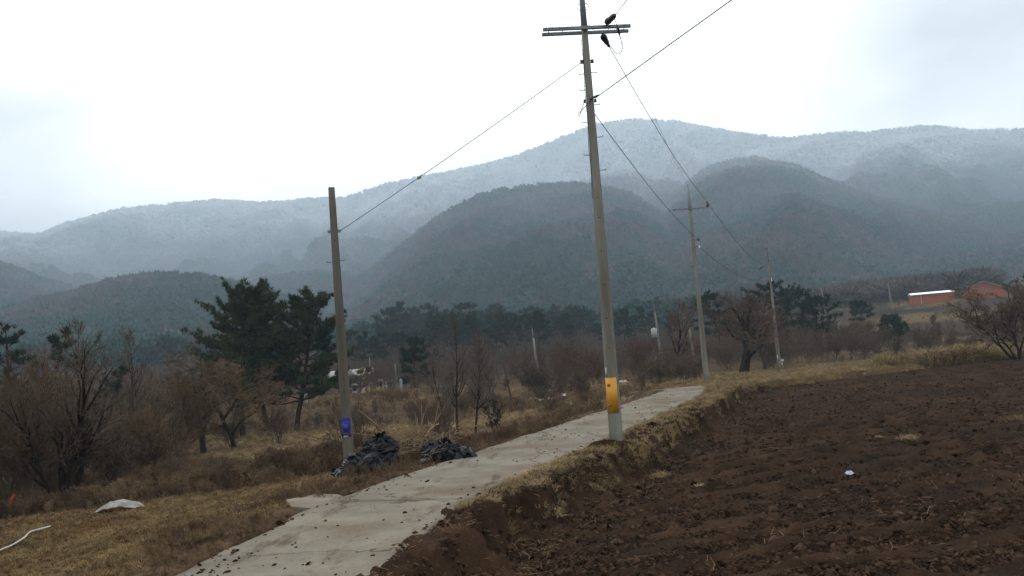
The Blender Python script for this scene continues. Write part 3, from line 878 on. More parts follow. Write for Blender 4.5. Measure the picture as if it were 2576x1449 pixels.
Q_DENSE = dict(seg=[6, 6, 5, 4, 3], wob=[0.10, 0.2, 0.22, 0.24, 0.26], up=[0.04, 0.03, 0.03, 0.03, 0.03], tip=[0.5, 0.3, 0.3, 0.3, 0.4],
               kids=[1.6, 1.3, 1.6, 2.0], len=[0.85, 0.62, 0.5, 0.40], rad=[0.55, 0.5, 0.5, 0.55], ang=[0.8, 0.75, 0.75, 0.75], trunk=0.55, topkids=2)
Q_DENSE['from'] = [0.3, 0.3, 0.25, 0.2]

def pine(kind, seed, h, R_, base=0.35, n_l=24, tufts=4, n_b=14, blen=0.30, bw=0.045, lean=(0, 0), flat=0.5, mneedle='needle', top=0.55, curve=0.1):
    R = random.Random(seed); rng = np.random.default_rng(seed)
    n = 12
    tr, p = [], np.array([0, 0, -0.2]); d = np.array([lean[0], lean[1], 1.0])
    for i in range(n + 1):
        tr.append(p.copy())
        d = d + rng.normal(0, curve, 3) * (1, 1, 0); d[:2] *= 0.88; d[2] = 1
        p = p + d / np.linalg.norm(d) * h / n
    tr = np.array(tr)
    r_b = h * 0.022
    tb = MB(); tb.tube(tr, np.linspace(r_b, r_b * 0.22, n + 1), 7)
    segs, C, D = [], [], []
    for k in range(n_l):
        wh = max(n_l // 5, 4)
        f = base + (1 - base) * ((k * wh // n_l) + R.random() * 0.30 + 0.1) / wh
        i = f * n
        q = tr[min(int(i), n - 1)] + (tr[min(int(i) + 1, n)] - tr[min(int(i), n - 1)]) * (i - int(i))
        g = (f - base) / (1 - base)
        L = R_ * (0.55 + 0.45 * math.sin(PI * min(1, 0.25 + g * 0.75))) * (1 - top * g ** 2.2) * R.uniform(0.6, 1.15)
        a = k * 2.399 + R.uniform(-0.5, 0.5)
        dv = np.array([math.cos(a), math.sin(a), R.uniform(-0.05, 0.3) + 0.5 * g])
        rr_ = r_b * 0.32 * (1 - 0.5 * g)
        steps = 6
        for s_ in range(steps):
            dv = dv / np.linalg.norm(dv)
            q2 = q + dv * L / steps
            segs.append((tuple(q), tuple(q2), rr_ * (1 - s_ / steps * 0.8), rr_ * (1 - (s_ + 1) / steps * 0.8), 1))
            dv = dv + rng.normal(0, 0.13, 3) + (0, 0, 0.05)
            q = q2
            if s_ >= 2:
                for t in range(tufts):
                    sd = np.array([-dv[1], dv[0], 0]) * R.choice((-1, 1)) * R.uniform(0.1, 1) + dv * R.uniform(0, 0.6)
                    e = q + sd * L * 0.30 + np.array([0, 0, R.uniform(0.0, flat) * 0.42])
                    if t == 0:
                        segs.append((tuple(q), tuple(e), rr_ * 0.25, rr_ * 0.1, 2))
                    C.append(e); D.append((sd[0] * 0.4, sd[1] * 0.4, 0.75))
    for t in range(tufts * 4):
        C.append(tr[-1] + rng.normal(0, 0.14, 3) * R_ * (0.5, 0.5, 0.4)); D.append((0, 0, 1))
    seg_mesh(tb, segs, 4)
    C = np.array(C); D = np.array(D)
    V, F = blades(rng, C, D, n_b, blen, bw, 0.55)
    cb = MB(); cb.add(V, F)
    return tb.mesh(kind + '_trunk', M['pine_bark'], True), cb.mesh(kind + '_crown', M[mneedle])

# ------------------------------------------------------------------ forests on the hills
rng = np.random.default_rng(5)
def proto_conifer(seed, n=54):
    g = np.random.default_rng(seed)
    t = g.uniform(0, 1, n) ** 0.8
    a = g.uniform(0, 2 * PI, n)
    rad = 0.36 * np.sqrt(np.clip(1 - t, 0.03, 1)) * g.uniform(0.5, 1.1, n)
    C = np.stack([np.cos(a) * rad, np.sin(a) * rad, 0.18 + 0.8 * t], 1)
    D = np.stack([np.cos(a), np.sin(a), 0.5 + 0 * a], 1)
    V, F = blades(g, C, D * 0.6, 1, 0.26, 0.24, 0.5)
    mb = MB(); mb.add(V, F, 0); return mb
def proto_bare(seed, n=60, w=0.13):
    g = np.random.default_rng(seed)
    u = g.normal(0, 1, (n, 3)); u /= np.linalg.norm(u, axis=1)[:, None]
    C = u * g.uniform(0.3, 1, (n, 1)) ** 0.5 * (0.40, 0.40, 0.36) + (0, 0, 0.58)
    V, F = blades(g, C, u * 0.5 + (0, 0, 0.6), 1, 0.34, w, 0.4)
    mb = MB(); mb.add(V, F, 1); return mb
for nm, hl, n, size, pc, lab in (
        ('mountain_forest', hillA, 105000, 12.0, lambda t: 0.45 + 0 * t, 'frosted woodland covering the far mountain'),
        ('hill_forest', hillB, 16000, 8.5, lambda t: np.clip(0.95 - 0.9 * t, 0.25, 1), 'dark woodland covering the middle hill'),
        ('hill_forest', hillC, 26000, 10.0, lambda t: np.clip(0.75 - 0.5 * t, 0.25, 1), 'dark woodland covering the hill on the right'),
        ('hill_forest', hillD, 14000, 8.0, lambda t: 0.62 + 0 * t, 'bluish woodland covering the low hill on the left'),
        ('hill_forest', hillE, 18000, 9.5, lambda t: 0.45 + 0 * t, 'hazy woodland on the spur below the mountain')):
    P, t = hl.points(rng, n)
    patch = (fbm(P[:, 0] / 110, P[:, 1] / 110, 4, 77) - 0.5) * 4.0
    con = rng.uniform(0, 1, len(P)) < np.clip(pc(t) + patch, 0.03, 0.97)
    var = np.where(con, rng.integers(0, 3, len(P)), rng.integers(3, 6, len(P)))
    sc = size * rng.uniform(0.65, 1.25, len(P))
    scatter(nm, [proto_conifer(k) for k in range(3)] + [proto_bare(k) for k in range(3)], [M['hill_pine'], M['hill_bare']],
            P - np.array([0, 0, 0.6]), np.stack([0 * sc, 0 * sc, rng.uniform(0, 6.28, len(P))], 1), np.stack([sc * 1.05, sc * 1.05, sc], 1), var, lab)

n = 5200
a_, r_ = np.radians(rng.uniform(-33, 30, n)), np.sqrt(rng.uniform(285 ** 2, 560 ** 2, n))
x, y = r_ * np.sin(a_), r_ * np.cos(a_)
sc = 9.5 * rng.uniform(0.6, 1.2, n)
k = fbm(x / 60, y / 60, 3, 371) + 0.25 * (x / y > -0.25) > rng.uniform(0.35, 0.6, n)
scatter('valley_forest', [proto_conifer(k_, 110) for k_ in range(3)] + [proto_bare(k_, 190, 0.06) for k_ in range(3)], [M['hill_pine'], M['hill_bare']],
        np.stack([x, y, Tz(x, y) - 0.5], 1), np.stack([0 * sc, 0 * sc, rng.uniform(0, 6.28, n)], 1), np.stack([sc * 1.05, sc * 1.05, sc * np.where(x / y > 0.3, 0.7, 1)], 1),
        np.where(k & (x / y < 0.22), rng.integers(0, 3, n), rng.integers(3, 6, n)), 'mixed woodland at the foot of the hills')

# ------------------------------------------------------------------ valley trees, one by one
FOREST = 'pines of the wood behind the valley field'
pine_var = [pine('valley_pine', 300 + k, 10.5, 3.3, 0.32, 20, 3, 11, 0.75, 0.16, flat=0.7, mneedle='needle_far', top=0.5) for k in range(4)]
bare_var = [bare_tree('valley_tree', 330 + k, 'bark', 'twig_grey', Q_ROUND, 7.5, 0.14, min_r=0.012) for k in range(3)]
bush_var = [bare_tree('bush', 350 + k, 'twig', 'twig', Q_BUSH, 2.6, 0.035, stems=7, split=0, min_r=0.007) for k in range(4)]
redb_var = [bare_tree('red_bush', 360 + k, 'twig_red', 'twig_red', Q_BUSH, 3.0, 0.035, stems=7, split=0, min_r=0.010) for k in range(2)]
R0 = random.Random(9)
_o = 'first second third fourth fifth sixth seventh eighth ninth tenth eleventh twelfth thirteenth fourteenth fifteenth sixteenth seventeenth eighteenth nineteenth'.split()
_t = ['', '', 'twenty', 'thirty', 'forty']
def nth(k):
    k += 1
    w = _o[k - 1] if k < 20 else (_t[k // 10][:-1] + 'ieth' if k % 10 == 0 else _t[k // 10] + '-' + _o[k % 10 - 1])
    return ', ' + w + ' from the left'
def wood(x0, x1, y0, y1, n, top_lo, top_hi, lab, metals=pine_var, kind='valley_pine', cat='pine tree', grp=FOREST):
    """trees standing between picture columns x0..x1 at depths y0..y1, their tops between two picture rows"""
    for k in range(n):
        px = x0 + (x1 - x0) * (k + R0.random()) / n
        Y = R0.uniform(y0, y1)
        p = gy(px, Y)
        want = at(px, R0.uniform(top_lo, top_hi), Y)[2] - p[2]
        want = min(max(want, 4.0), 17.0)
        sc = want / (10.8 if metals is pine_var else 8.2)
        plant(kind, metals[R0.randrange(len(metals))], p, lab + nth(k), cat, R0.uniform(0, 6.28), sc, grp)
wood(1090, 1450, 170, 235, 34, 780, 830, 'tall dark valley pine left of the yellow plated pole')
wood(1440, 1720, 175, 250, 24, 765, 845, 'dark valley pine behind the yellow plated pole')
wood(870, 1100, 150, 220, 18, 825, 875, 'dark valley pine right of the blue stickered pole')
wood(960, 1480, 240, 300, 24, 755, 790, 'hazy pine in the rearmost row of the valley wood')
for i, px in enumerate(sorted(R0.uniform(880, 1760) for _ in range(20))):
    plant('valley_tree', bare_var[R0.randrange(3)], gy(px, R0.uniform(120, 165)), 'leafless grey tree edging the valley wood' + nth(i), 'tree', R0.uniform(0, 6.28), R0.uniform(0.5, 0.85), 'bare trees before the valley wood')
# left background conifers
for px, Y, top, lb in ((5, 62, 818, 'dark conifer at the far left behind the bare branches'), (95, 60, 820, 'dark conifer behind the leaning pale branches on the left'),
                       (262, 72, 915, 'low dark juniper between the big dark tree and the poplar')):
    p = gy(px, Y); h = at(px, top, Y)[2] - p[2]
    plant('dark_conifer', pine('dark_conifer', int(px) + 7, h, h * 0.27, 0.12, 26, 4, 12, 0.42, 0.08, mneedle='needle_far'), p, lb, 'conifer tree')

# hero pines by the mound
for px, Y, topx, top, rad, base, seed, lb in (
        (612, 66, 578, 750, 3.9, 0.30, 404, 'broad dark pine with long left limb, leftmost of the three tall pines'),
        (672, 69, 676, 730, 3.7, 0.22, 412, 'tallest dark pine, middle one of the three by the grassy mound'),
        (745, 67, 786, 757, 3.4, 0.24, 423, 'dark pine with bare curved trunk beside the blue stickered pole')):
    p = gy(px, Y); h = at(px, top, Y)[2] - p[2]
    plant('tall_pine', pine('tall_pine', seed, h, rad, base, 60, 10, 22, 0.36, 0.058, lean=((topx - px) / FPX * Y / h, 0.0), flat=0.9, top=0.22, curve=0.07), p, lb, 'pine tree')
# slim conifer and others near
for px, Y, top, rad, lb in ((1045, 96, 850, 1.9, 'lone dark pine with flat tiers right of the stone pillar'),
                            (1812, 115, 738, 3.4, 'dark pine with twin pads left of the old orchard tree'),
                            (1962, 120, 715, 4.6, 'broad dark pine behind the third pole, tallest of its clump'),
                            (2010, 122, 728, 4.4, 'broad dark pine in the middle of the clump right of the third pole'),
                            (2052, 118, 752, 3.4, 'dark pine at the right end of the clump by the third pole'),
                            (2168, 170, 760, 2.4, 'small round dark pine on the slope left of the red barns'),
                            (2250, 120, 812, 2.6, 'low dark green pine in the scrub below the red barns')):
    p = gy(px, Y); h = max(at(px, top, Y)[2] - p[2], 3.0)
    plant('pine_tree', pine('pine_tree', int(px), h, rad, 0.3 if h > 6 else 0.1, 26, 5, 13, 0.5, 0.095, flat=0.8, mneedle='needle_far', top=0.4), p, lb, 'pine tree')
# individual bare trees
def bt(px, Y, top, Q, seed, lb, tm='bark', cm='twig', r=0.1, lean=(0, 0), stems=1, min_r=0.007, kind='bare_tree', cat='tree', wide=1.0):
    p = gy(px, Y) if Y else None
    h = at(px, top, Y)[2] - p[2]
    t, c = bare_tree(kind, seed, tm, cm, Q, h, r, lean, stems, 1, min_r)
    zs = np.zeros(len(c.vertices) * 3, np.float32); c.vertices.foreach_get('co', zs)
    zt = np.zeros(len(t.vertices) * 3, np.float32); t.vertices.foreach_get('co', zt)
    top_z = max(np.percentile(zs.reshape(-1, 3)[:, 2], 99.7) if len(zs) else 0, zt.reshape(-1, 3)[:, 2].max())
    sc = h / max(top_z, 0.1)
    return plant(kind, (t, c), p, lb, cat, 0.0, sc * wide, sz=sc)
bt(163, 24.5, 850, Q_BUSH, 501, 'big dark multi-trunk bare tree beside the pale sheet, at left', 'bark_dark', 'twig', 0.17, stems=5, min_r=0.007, wide=1.15)
bt(60, 26, 860, Q_BUSH, 502, 'sprawling bare tree with pale limbs at the left picture edge', 'twig_grey', 'twig', 0.07, lean=(-0.3, 0), stems=7, min_r=0.008, wide=1.2)
bt(15, 24, 900, Q_BUSH, 503, 'olive brown thicket bush at the far left edge', 'twig', 'twig_tan', 0.045, stems=12, min_r=0.007, wide=1.1)
bt(358, 42, 815, Q_SLIM, 504, 'slender bare poplar left of the tan round tree', 'bark', 'twig', 0.10, min_r=0.009)
bt(185, 34, 800, Q_SLIM, 505, 'thin upright bare sapling behind the big dark tree', 'bark', 'twig', 0.06, min_r=0.008)
bt(515, 50, 868, Q_DENSE, 616, 'round tan crowned bare tree in front of the tall pines', 'bark_dark', 'twig_tan', 0.17, min_r=0.015, wide=1.3)
bt(590, 53, 905, Q_DENSE, 617, 'tan bare tree merged with the round one, nearer the tall pines', 'bark_dark', 'twig_tan', 0.14, min_r=0.015, wide=1.2)
bt(440, 47, 915, Q_BUSH, 508, 'pale tan bare bush left of the round tan tree', 'twig', 'twig_tan', 0.05, stems=12, min_r=0.012, wide=1.1)
bt(395, 30, 1020, Q_BUSH, 509, 'twiggy tan shrub with many stems beyond the pale sheet', 'twig', 'twig_tan', 0.035, stems=10, min_r=0.006, wide=1.2)
bt(282, 25, 1080, Q_ROUND, 510, 'small crooked bare tree right behind the pale sheet', 'bark_dark', 'twig', 0.05, min_r=0.006)
bt(238, 29, 1010, Q_BUSH, 511, 'bare brown shrub between the dark tree and crooked one', 'twig', 'twig', 0.03, stems=10, min_r=0.007, wide=1.2)
bt(535, 24.2, 1160, Q_BUSH, 512, 'small leafless sapling on the bank edge above the grass', 'bark', 'twig', 0.025, stems=3, min_r=0.004)
bt(1152, 42, 775, Q_SLIM, 513, 'tall slim bare tree in the pair left of the road', 'bark_dark', 'twig_grey', 0.085, min_r=0.008)
bt(1138, 41.5, 850, Q_SLIM, 514, 'leaning thin stem at the foot of the tall slim tree', 'bark_dark', 'twig_grey', 0.05, lean=(-0.22, 0), min_r=0.007)
bt(1196, 42.5, 825, Q_SLIM, 515, 'slightly shorter bare tree, right one of the slim pair', 'bark_dark', 'twig_grey', 0.075, min_r=0.008)
bt(1215, 88, 838, Q_SLIM, 516, 'reddish feathery bare tree behind the slim pair', 'twig_red', 'twig_red', 0.10, min_r=0.024)
bt(1362, 70, 905, Q_BUSH, 517, 'pollard-like dark bush at the foot of the far crossarm pole', 'bark_dark', 'twig', 0.045, stems=9, min_r=0.011)
bt(1410, 72, 925, Q_BUSH, 518, 'small V shaped bare tree right of the far crossarm pole', 'bark_dark', 'twig', 0.06, stems=4, min_r=0.011)
bt(1700, 62, 745, Q_ROUND, 519, 'gaunt bare tree with crooked trunk left of the second pole', 'bark_dark', 'twig', 0.17, lean=(0.08, 0), min_r=0.010)
bt(1870, 70, 728, Q_DENSE, 540, 'old spreading orchard tree with thick trunk by the third pole', 'bark_dark', 'twig', 0.40, lean=(0.16, 0), min_r=0.017, wide=1.3)
bt(1925, 84, 760, Q_DENSE, 521, 'rounded brown bare tree behind the old orchard tree', 'bark', 'twig_red', 0.2, min_r=0.018, wide=1.2)
bt(2562, 50, 690, Q_ROUND, 522, 'dark spreading bare tree at the right edge of the field', 'bark_dark', 'twig', 0.10, stems=4, min_r=0.011, wide=1.2)
bt(2600, 57, 700, Q_ROUND, 523, 'bare dark tree half cut off at the right picture edge', 'bark_dark', 'twig', 0.16, min_r=0.012, wide=1.2)
bt(1250, 44, 1000, Q_BUSH, 524, 'broken dead stump with splayed limbs in the brown weeds', 'bark_dark', 'bark_dark', 0.06, stems=3, min_r=0.010)
bt(1680, 66, 900, Q_BUSH, 525, 'brown thicket at the foot of the gaunt tree by the road end', 'twig', 'twig', 0.03, stems=12, min_r=0.011)
bt(905, 27, 1010, Q_BUSH, 526, 'thin bare shrub just right of the blue stickered pole', 'bark', 'twig', 0.028, stems=5, min_r=0.005)
bt(1100, 24.5, 1010, Q_BUSH, 527, 'wispy bare shrub rising behind the brush pile', 'bark', 'twig', 0.02, stems=6, min_r=0.004)
# bushes over the slopes
def bushes(n, x0, x1, y0, y1, s0, s1, lab, var=bush_var, grp=None, kind='bare_bush'):
    for i, px in enumerate(sorted(R0.uniform(x0, x1) for _ in range(n))):
        plant(kind, var[R0.randrange(len(var))], gy(px, R0.uniform(y0, y1)), lab + nth(i), 'bush', R0.uniform(0, 6.28), R0.uniform(s0, s1), grp, ('stems', 'twigs'))
bushes(8, 0, 430, 26.5, 34, 0.45, 0.9, 'leafless brown bush just beyond the left grass', grp='bushes beyond the grass on the left')
bushes(7, 430, 800, 25.2, 31, 0.2, 0.36, 'small leafless brown bush on the terrace edge', grp='small bushes on the terraces')
bushes(13, -20, 430, 32, 48, 0.9, 1.5, 'tall leafless brown bush in the left thicket', grp='bushes of the left thicket')
bushes(12, 250, 700, 54, 64, 0.6, 1.1, 'leafless brown bush below the tall pines', grp='bushes below the tall pines')
bushes(7, 780, 1180, 62, 72, 0.35, 0.6, 'bare brown bush on the slope of the grassy mound', grp='bushes on the mound slope')
bushes(24, 1020, 1520, 50, 100, 0.4, 0.9, 'bare brown bush in the weeds left of the road', grp='bushes left of the road')
bushes(20, 1250, 1780, 75, 125, 0.7, 1.3, 'reddish bare bush before the valley wood', redb_var, 'red bushes before the wood', 'red_bush')
bushes(14, 1580, 1760, 50, 62, 0.4, 0.8, 'bare brown bush beside the end of the road', grp='bushes at the road end')
bushes(24, 1790, 2200, 88, 125, 0.8, 1.5, 'grey brown bush in the gully by the third pole', grp='bushes in the gully by the third pole')
bushes(26, 2150, 2600, 84, 112, 0.55, 1.05, 'grey brown bush in the gully behind the golden grass', grp='bushes behind the golden grass')
bushes(14, 2080, 2576, 120, 160, 0.3, 0.55, 'low bare bush on the slope below the red barns', redb_var, 'bushes on the barn slope', 'red_bush')

# ------------------------------------------------------------------ utility poles
def step_bolts(root, zs, rad, yaw=0.0, first=1):
    for k, z in enumerate(zs):
        sd = first if k % 2 == 0 else -first
        dx, dy = math.cos(yaw) * sd, math.sin(yaw) * sd
        r = rad(z)
        MB().tube([(dx * r * 0.8, dy * r * 0.8, z), (dx * (r + 0.15), dy * (r + 0.15), z + 0.004), (dx * (r + 0.15), dy * (r + 0.15), z + 0.035)], [0.009, 0.009, 0.012], 6).build('step_bolt', M['iron'], root)
def pole_holes(root, zs, rad, a0=-PI / 2):
    for z in zs:
        r = rad(z)
        c = np.array([math.cos(a0), math.sin(a0), 0])
        MB().tube([c * (r - 0.01) + (0, 0, z), c * (r + 0.004) + (0, 0, z)], 0.016, 8).build('bolt_hole', M['hole'], root)
def band(root, z, r, yaw, h=0.07, ear=0.07, m='iron'):
    mb = MB(); mb.lathe([(z - h / 2, r + 0.002), (z - h / 2, r + 0.010), (z + h / 2, r + 0.010), (z + h / 2, r + 0.002)], 20)
    for sd in (-1, 1):
        mb.box((math.cos(yaw) * sd * (r + ear / 2 + 0.008), math.sin(yaw) * sd * (r + ear / 2 + 0.008), z), (ear, 0.05, h * 1.05), yaw)
    return mb.build('clamp_band', M[m], root)
def curved_plate(name, m, r, z0, z1, a0, a1, parent, th=0.006, n=14):
    a = np.linspace(a0, a1, n); V = []
    r0, r1 = (r, r) if np.isscalar(r) else r
    for rad_off in (0.0, th):
        for z, rr_ in ((z0, r0), (z1, r1)):
            V += [((rr_ + rad_off) * math.cos(q), (rr_ + rad_off) * math.sin(q), z) for q in a]
    V = np.array(V); F = []
    for i in range(n - 1):
        F.append((2 * n + i, 2 * n + i + 1, 3 * n + i + 1, 3 * n + i))
        F.append((i + 1, i, n + i, n + i + 1))
        F.append((i, i + 1, 2 * n + i + 1, 2 * n + i))
        F.append((n + i + 1, n + i, 3 * n + i, 3 * n + i + 1))
    F += [(0, 2 * n, 3 * n, n), (n - 1, 2 * n - 1, 4 * n - 1, 3 * n - 1)]
    return MB().add(V, F).build(name, M[m], parent, True)
def insulator(root, c, d, L, prof):
    d = np.array(d, float); d /= np.linalg.norm(d)
    return MB().lathe([(f * L, r) for f, r in prof], 14, c, d).build('insulator', M['rubber'], root, True)

# main pole
pb = np.array([2.26, 20.75]); pz = tz(*pb) - 0.02
mp = empty('utility_pole', (pb[0], pb[1], pz), 'tall concrete power pole with yellow plate and double crossarm by the road', 'utility pole')
TILT = math.radians(0.6)
mp.rotation_euler = (0, TILT, 0)
_ct, _st = math.cos(TILT), math.sin(TILT)
def to_pole(p):
    q = np.asarray(p, float) - np.array([pb[0], pb[1], pz])
    return np.array([q[0] * _ct - q[2] * _st, q[1], q[0] * _st + q[2] * _ct])
def from_pole(q):
    return np.array([pb[0] + q[0] * _ct + q[2] * _st, pb[1] + q[1], pz - q[0] * _st + q[2] * _ct])
def at_main(px, py):
    p = at(px, py, pb[1]); return p[2] - pz
z_arm = at_main(1472, 75)
rad_m = lambda z: 0.172 - 0.0088 * z
n_s = 18
MB().tube([(0, 0, z) for z in np.linspace(-0.3, z_arm + 0.12, n_s)], [rad_m(z) for z in np.linspace(-0.3, z_arm + 0.12, n_s)], 24).build('shaft', M['pole_concrete'], mp, True)
top_o = MB().tube([(0, 0, z_arm - 0.02), (0, 0, z_arm + 1.0), (0, 0, z_arm + 2.6)], [rad_m(z_arm) + 0.006, 0.066, 0.05], 20).build('pole_extension', M['galv'], mp, True)
YAW = math.radians(4)
ex, ey = np.array([math.cos(YAW), math.sin(YAW), 0]), np.array([-math.sin(YAW), math.cos(YAW), 0])
RM = np.stack([ex, ey, [0, 0, 1.0]], 1)
for sd in (-1, 1):
    o_ = ey * sd * 0.135
    mb = MB()
    mb.box(tuple(ex * 0.04 + o_ + np.array([0, 0, z_arm - 0.012 + sd * -0.012])), (2.24, 0.075, 0.075), R=RM)
    arm = mb.build('crossarm', M['galv'], mp)
    for hx in (-1.02, -0.84, -0.66, -0.48, 0.1 if sd < 0 else 0.9, 0.98):
        MB().box(tuple(ex * hx + o_ - ey * 0.0385 + np.array([0, 0, z_arm - 0.006 + sd * -0.012])), (0.038, 0.004, 0.014), R=RM).build('bolt_slot', M['hole'], arm)
for hx in (-0.92, -0.56, 0.62, 1.02):
    MB().tube([tuple(ex * hx - ey * 0.19 + np.array([0, 0, z_arm])), tuple(ex * hx + ey * 0.19 + np.array([0, 0, z_arm]))], 0.008, 6).build('tie_bolt', M['iron'], mp)
mb = MB()
mb.lathe([(z_arm - 0.07, rad_m(z_arm) + 0.002), (z_arm - 0.07, rad_m(z_arm) + 0.012), (z_arm + 0.05, rad_m(z_arm) + 0.012), (z_arm + 0.05, rad_m(z_arm) + 0.004)], 20)
mb.box(tuple(-ey * 0.176 + np.array([0, 0, z_arm])), (0.24, 0.006, 0.085), R=RM)
mb.build('arm_clamp', M['galv'], mp)
zr = at_main(1470, 17)
for sd in (-1, 1):
    a = np.linspace(-PI / 2, PI / 2, 10)
    MB().tube([(sd * (0.075 + 0.075 * math.cos(q)), 0, zr + 0.085 * math.sin(q)) for q in a], 0.009, 6).build('eye_ring', M['iron'], mp)
z_b1, z_b2 = at_main(1475, 155), at_main(1483, 254)
band(mp, z_b1, rad_m(z_b1), math.radians(2), 0.085, 0.075)
band(mp, z_b2, rad_m(z_b2), math.radians(2), 0.075, 0.06)
step_bolts(mp, [at_main(1487, y) for y in (183, 226, 264, 308, 346, 390, 430)], rad_m, math.radians(3), 1)
MB().tube([(-math.cos(0.05) * (rad_m(at_main(1480, 186)) + 0.15), -0.01, at_main(1480, 186)), (-rad_m(9) * 0.8, 0, at_main(1480, 185))], 0.009, 6).build('step_bolt', M['iron'], mp)
pole_holes(mp, [at_main(1505, y) for y in (498, 549, 633, 718, 803, 878)], rad_m, -PI / 2 - 0.15)
# cable clipped along the left side
cz = np.linspace(at_main(1473, 96), at_main(1502, 500), 40)
MB().tube([((-1) * (rad_m(z) + 0.012 + 0.018 * math.sin(z * 2.3) ** 2) * math.cos(0.35), -(rad_m(z) + 0.012) * math.sin(0.35 + max(0, 6.9 - z) * 0.35), z) for z in cz], 0.008, 6).build('service_cable', M['wire'], mp)
# cable end with loop under the second band
zc = z_b2
MB().tube([(0.22, -0.10, zc + 0.10), (0.05, -0.20, zc - 0.0), (-0.12, -0.18, zc - 0.16), (-0.28, -0.14, zc - 0.30), (-0.34, -0.13, zc - 0.37), (-0.31, -0.13, zc - 0.42), (-0.27, -0.13, zc - 0.33), (-0.18, -0.1, zc - 0.08), (-0.13, -0.06, zc - 0.02)], 0.009, 6).build('cable_loop', M['wire'], mp)
MB().lathe([(0, 0.012), (0.04, 0.03), (0.22, 0.026), (0.30, 0.012)], 10, (-0.04, -0.19, zc - 0.02), (0.85, 0.25, 0.42)).build('cable_clamp', M['iron'], mp, True)
# thin strap, tag and yellow plate
z_y0, z_y1 = at_main(1535, 1038), at_main(1532, 950)
zt_ = at_main(1527, 906)
MB().lathe([(zt_ - 0.006, rad_m(zt_) + 0.001), (zt_ - 0.006, rad_m(zt_) + 0.004), (zt_ + 0.006, rad_m(zt_) + 0.004), (zt_ + 0.006, rad_m(zt_) + 0.001)], 24).build('strap', M['iron'], mp)
yp = curved_plate('warning_plate', 'yellow', (rad_m(z_y0) + 0.006, rad_m(z_y1) + 0.006), z_y0, z_y1, -PI / 2 - 1.35, -PI / 2 + 0.62, mp)
for fz in (0.79, 0.22):
    zq = z_y0 + (z_y1 - z_y0) * fz
    r_ = rad_m(zq) + 0.0135
    curved_plate('reflector_square', 'orange', r_, zq - 0.034, zq + 0.034, -PI / 2 - 0.90, -PI / 2 - 0.38, yp, 0.003, 6)
for yy in (957, 995, 1028):
    z_ = at_main(1535, yy); r_ = rad_m(z_) + 0.008
    a = np.linspace(-PI / 2 + 0.5, PI / 2, 10)
    MB().tube([(r_ * math.cos(q), r_ * math.sin(q), z_) for q in a] + [(r_ * 0.4, r_ + 0.02, z_ + 0.01)], 0.005, 5).build('tie_wire', M['iron'], mp)
    MB().tube([(r_ * math.cos(0.0), 0, z_), (r_ + 0.035, -0.01, z_ + 0.004), (r_ + 0.055, -0.02, z_ - 0.006)], [0.012, 0.014, 0.004], 6).build('wire_knot', M['iron'], mp)
curved_plate('number_tag', 'tag', rad_m(1.7) + 0.004, at_main(1522, 948), at_main(1521, 925), -PI / 2 - 1.25, -PI / 2 - 0.78, mp, 0.004, 5)
# strain insulators with black covers
zi = z_arm
COVER = [(0, 0.015), (0.08, 0.02), (0.10, 0.075), (0.22, 0.09), (0.33, 0.088), (0.40, 0.062), (0.47, 0.078), (0.80, 0.072), (0.92, 0.055), (1.0, 0.02)]
COVER2 = [(0, 0.012), (0.10, 0.014), (0.14, 0.05), (0.22, 0.085), (0.36, 0.09), (0.48, 0.075), (0.52, 0.065), (0.58, 0.074), (0.70, 0.06), (0.74, 0.045), (0.93, 0.042), (1.0, 0.02)]
i1a = to_pole(at(1524, 58, 20.62)); i1b = to_pole(at(1548, 37, 20.2))
i2a = to_pole(at(1513, 84, 20.9)); i2b = to_pole(at(1533, 118, 21.5))
insulator(mp, i1a, i1b - i1a, float(np.linalg.norm(i1b - i1a)), COVER)
insulator(mp, i2a, i2b - i2a, float(np.linalg.norm(i2b - i2a)), COVER2)
MB().tube([i1a, ex * 0.56 - ey * 0.1 + np.array([0, 0, z_arm])], 0.010, 6).build('insulator_link', M['iron'], mp)
MB().tube([i2a, ex * 0.50 + ey * 0.16 + np.array([0, 0, z_arm - 0.03])], 0.010, 6).build('insulator_link', M['iron'], mp)
def rel(px, py, Y):
    return to_pole(at(px, py, Y))
jp = [rel(1545, 46, 20.3), rel(1552, 64, 20.4), rel(1558, 84, 20.5), rel(1564, 108, 20.7), rel(1565, 125, 20.9), rel(1558, 135, 21.1), rel(1549, 134, 21.3), rel(1541, 122, 21.45), rel(1534, 116, 21.5)]
def smooth_path(P, n=6):
    P = np.array(P); out = []
    Q_ = np.concatenate([[2 * P[0] - P[1]], P, [2 * P[-1] - P[-2]]])
    for i in range(1, len(Q_) - 2):
        for t in np.linspace(0, 1, n, endpoint=False):
            p0, p1, p2, p3 = Q_[i - 1:i + 3]
            out.append(0.5 * ((2 * p1) + (-p0 + p2) * t + (2 * p0 - 5 * p1 + 4 * p2 - p3) * t * t + (-p0 + 3 * p1 - 3 * p2 + p3) * t ** 3))
    out.append(P[-1])
    return np.array(out)
MB().tube(smooth_path(jp), 0.009, 6).build('jumper_loop', M['wire'], mp)
MB().tube([rel(1552, 64, 20.4), rel(1554, 69, 20.41), rel(1557, 80, 20.46), rel(1560, 90, 20.55)], [0.012, 0.032, 0.034, 0.010], 8).build('jumper_sleeve', M['rubber'], mp)

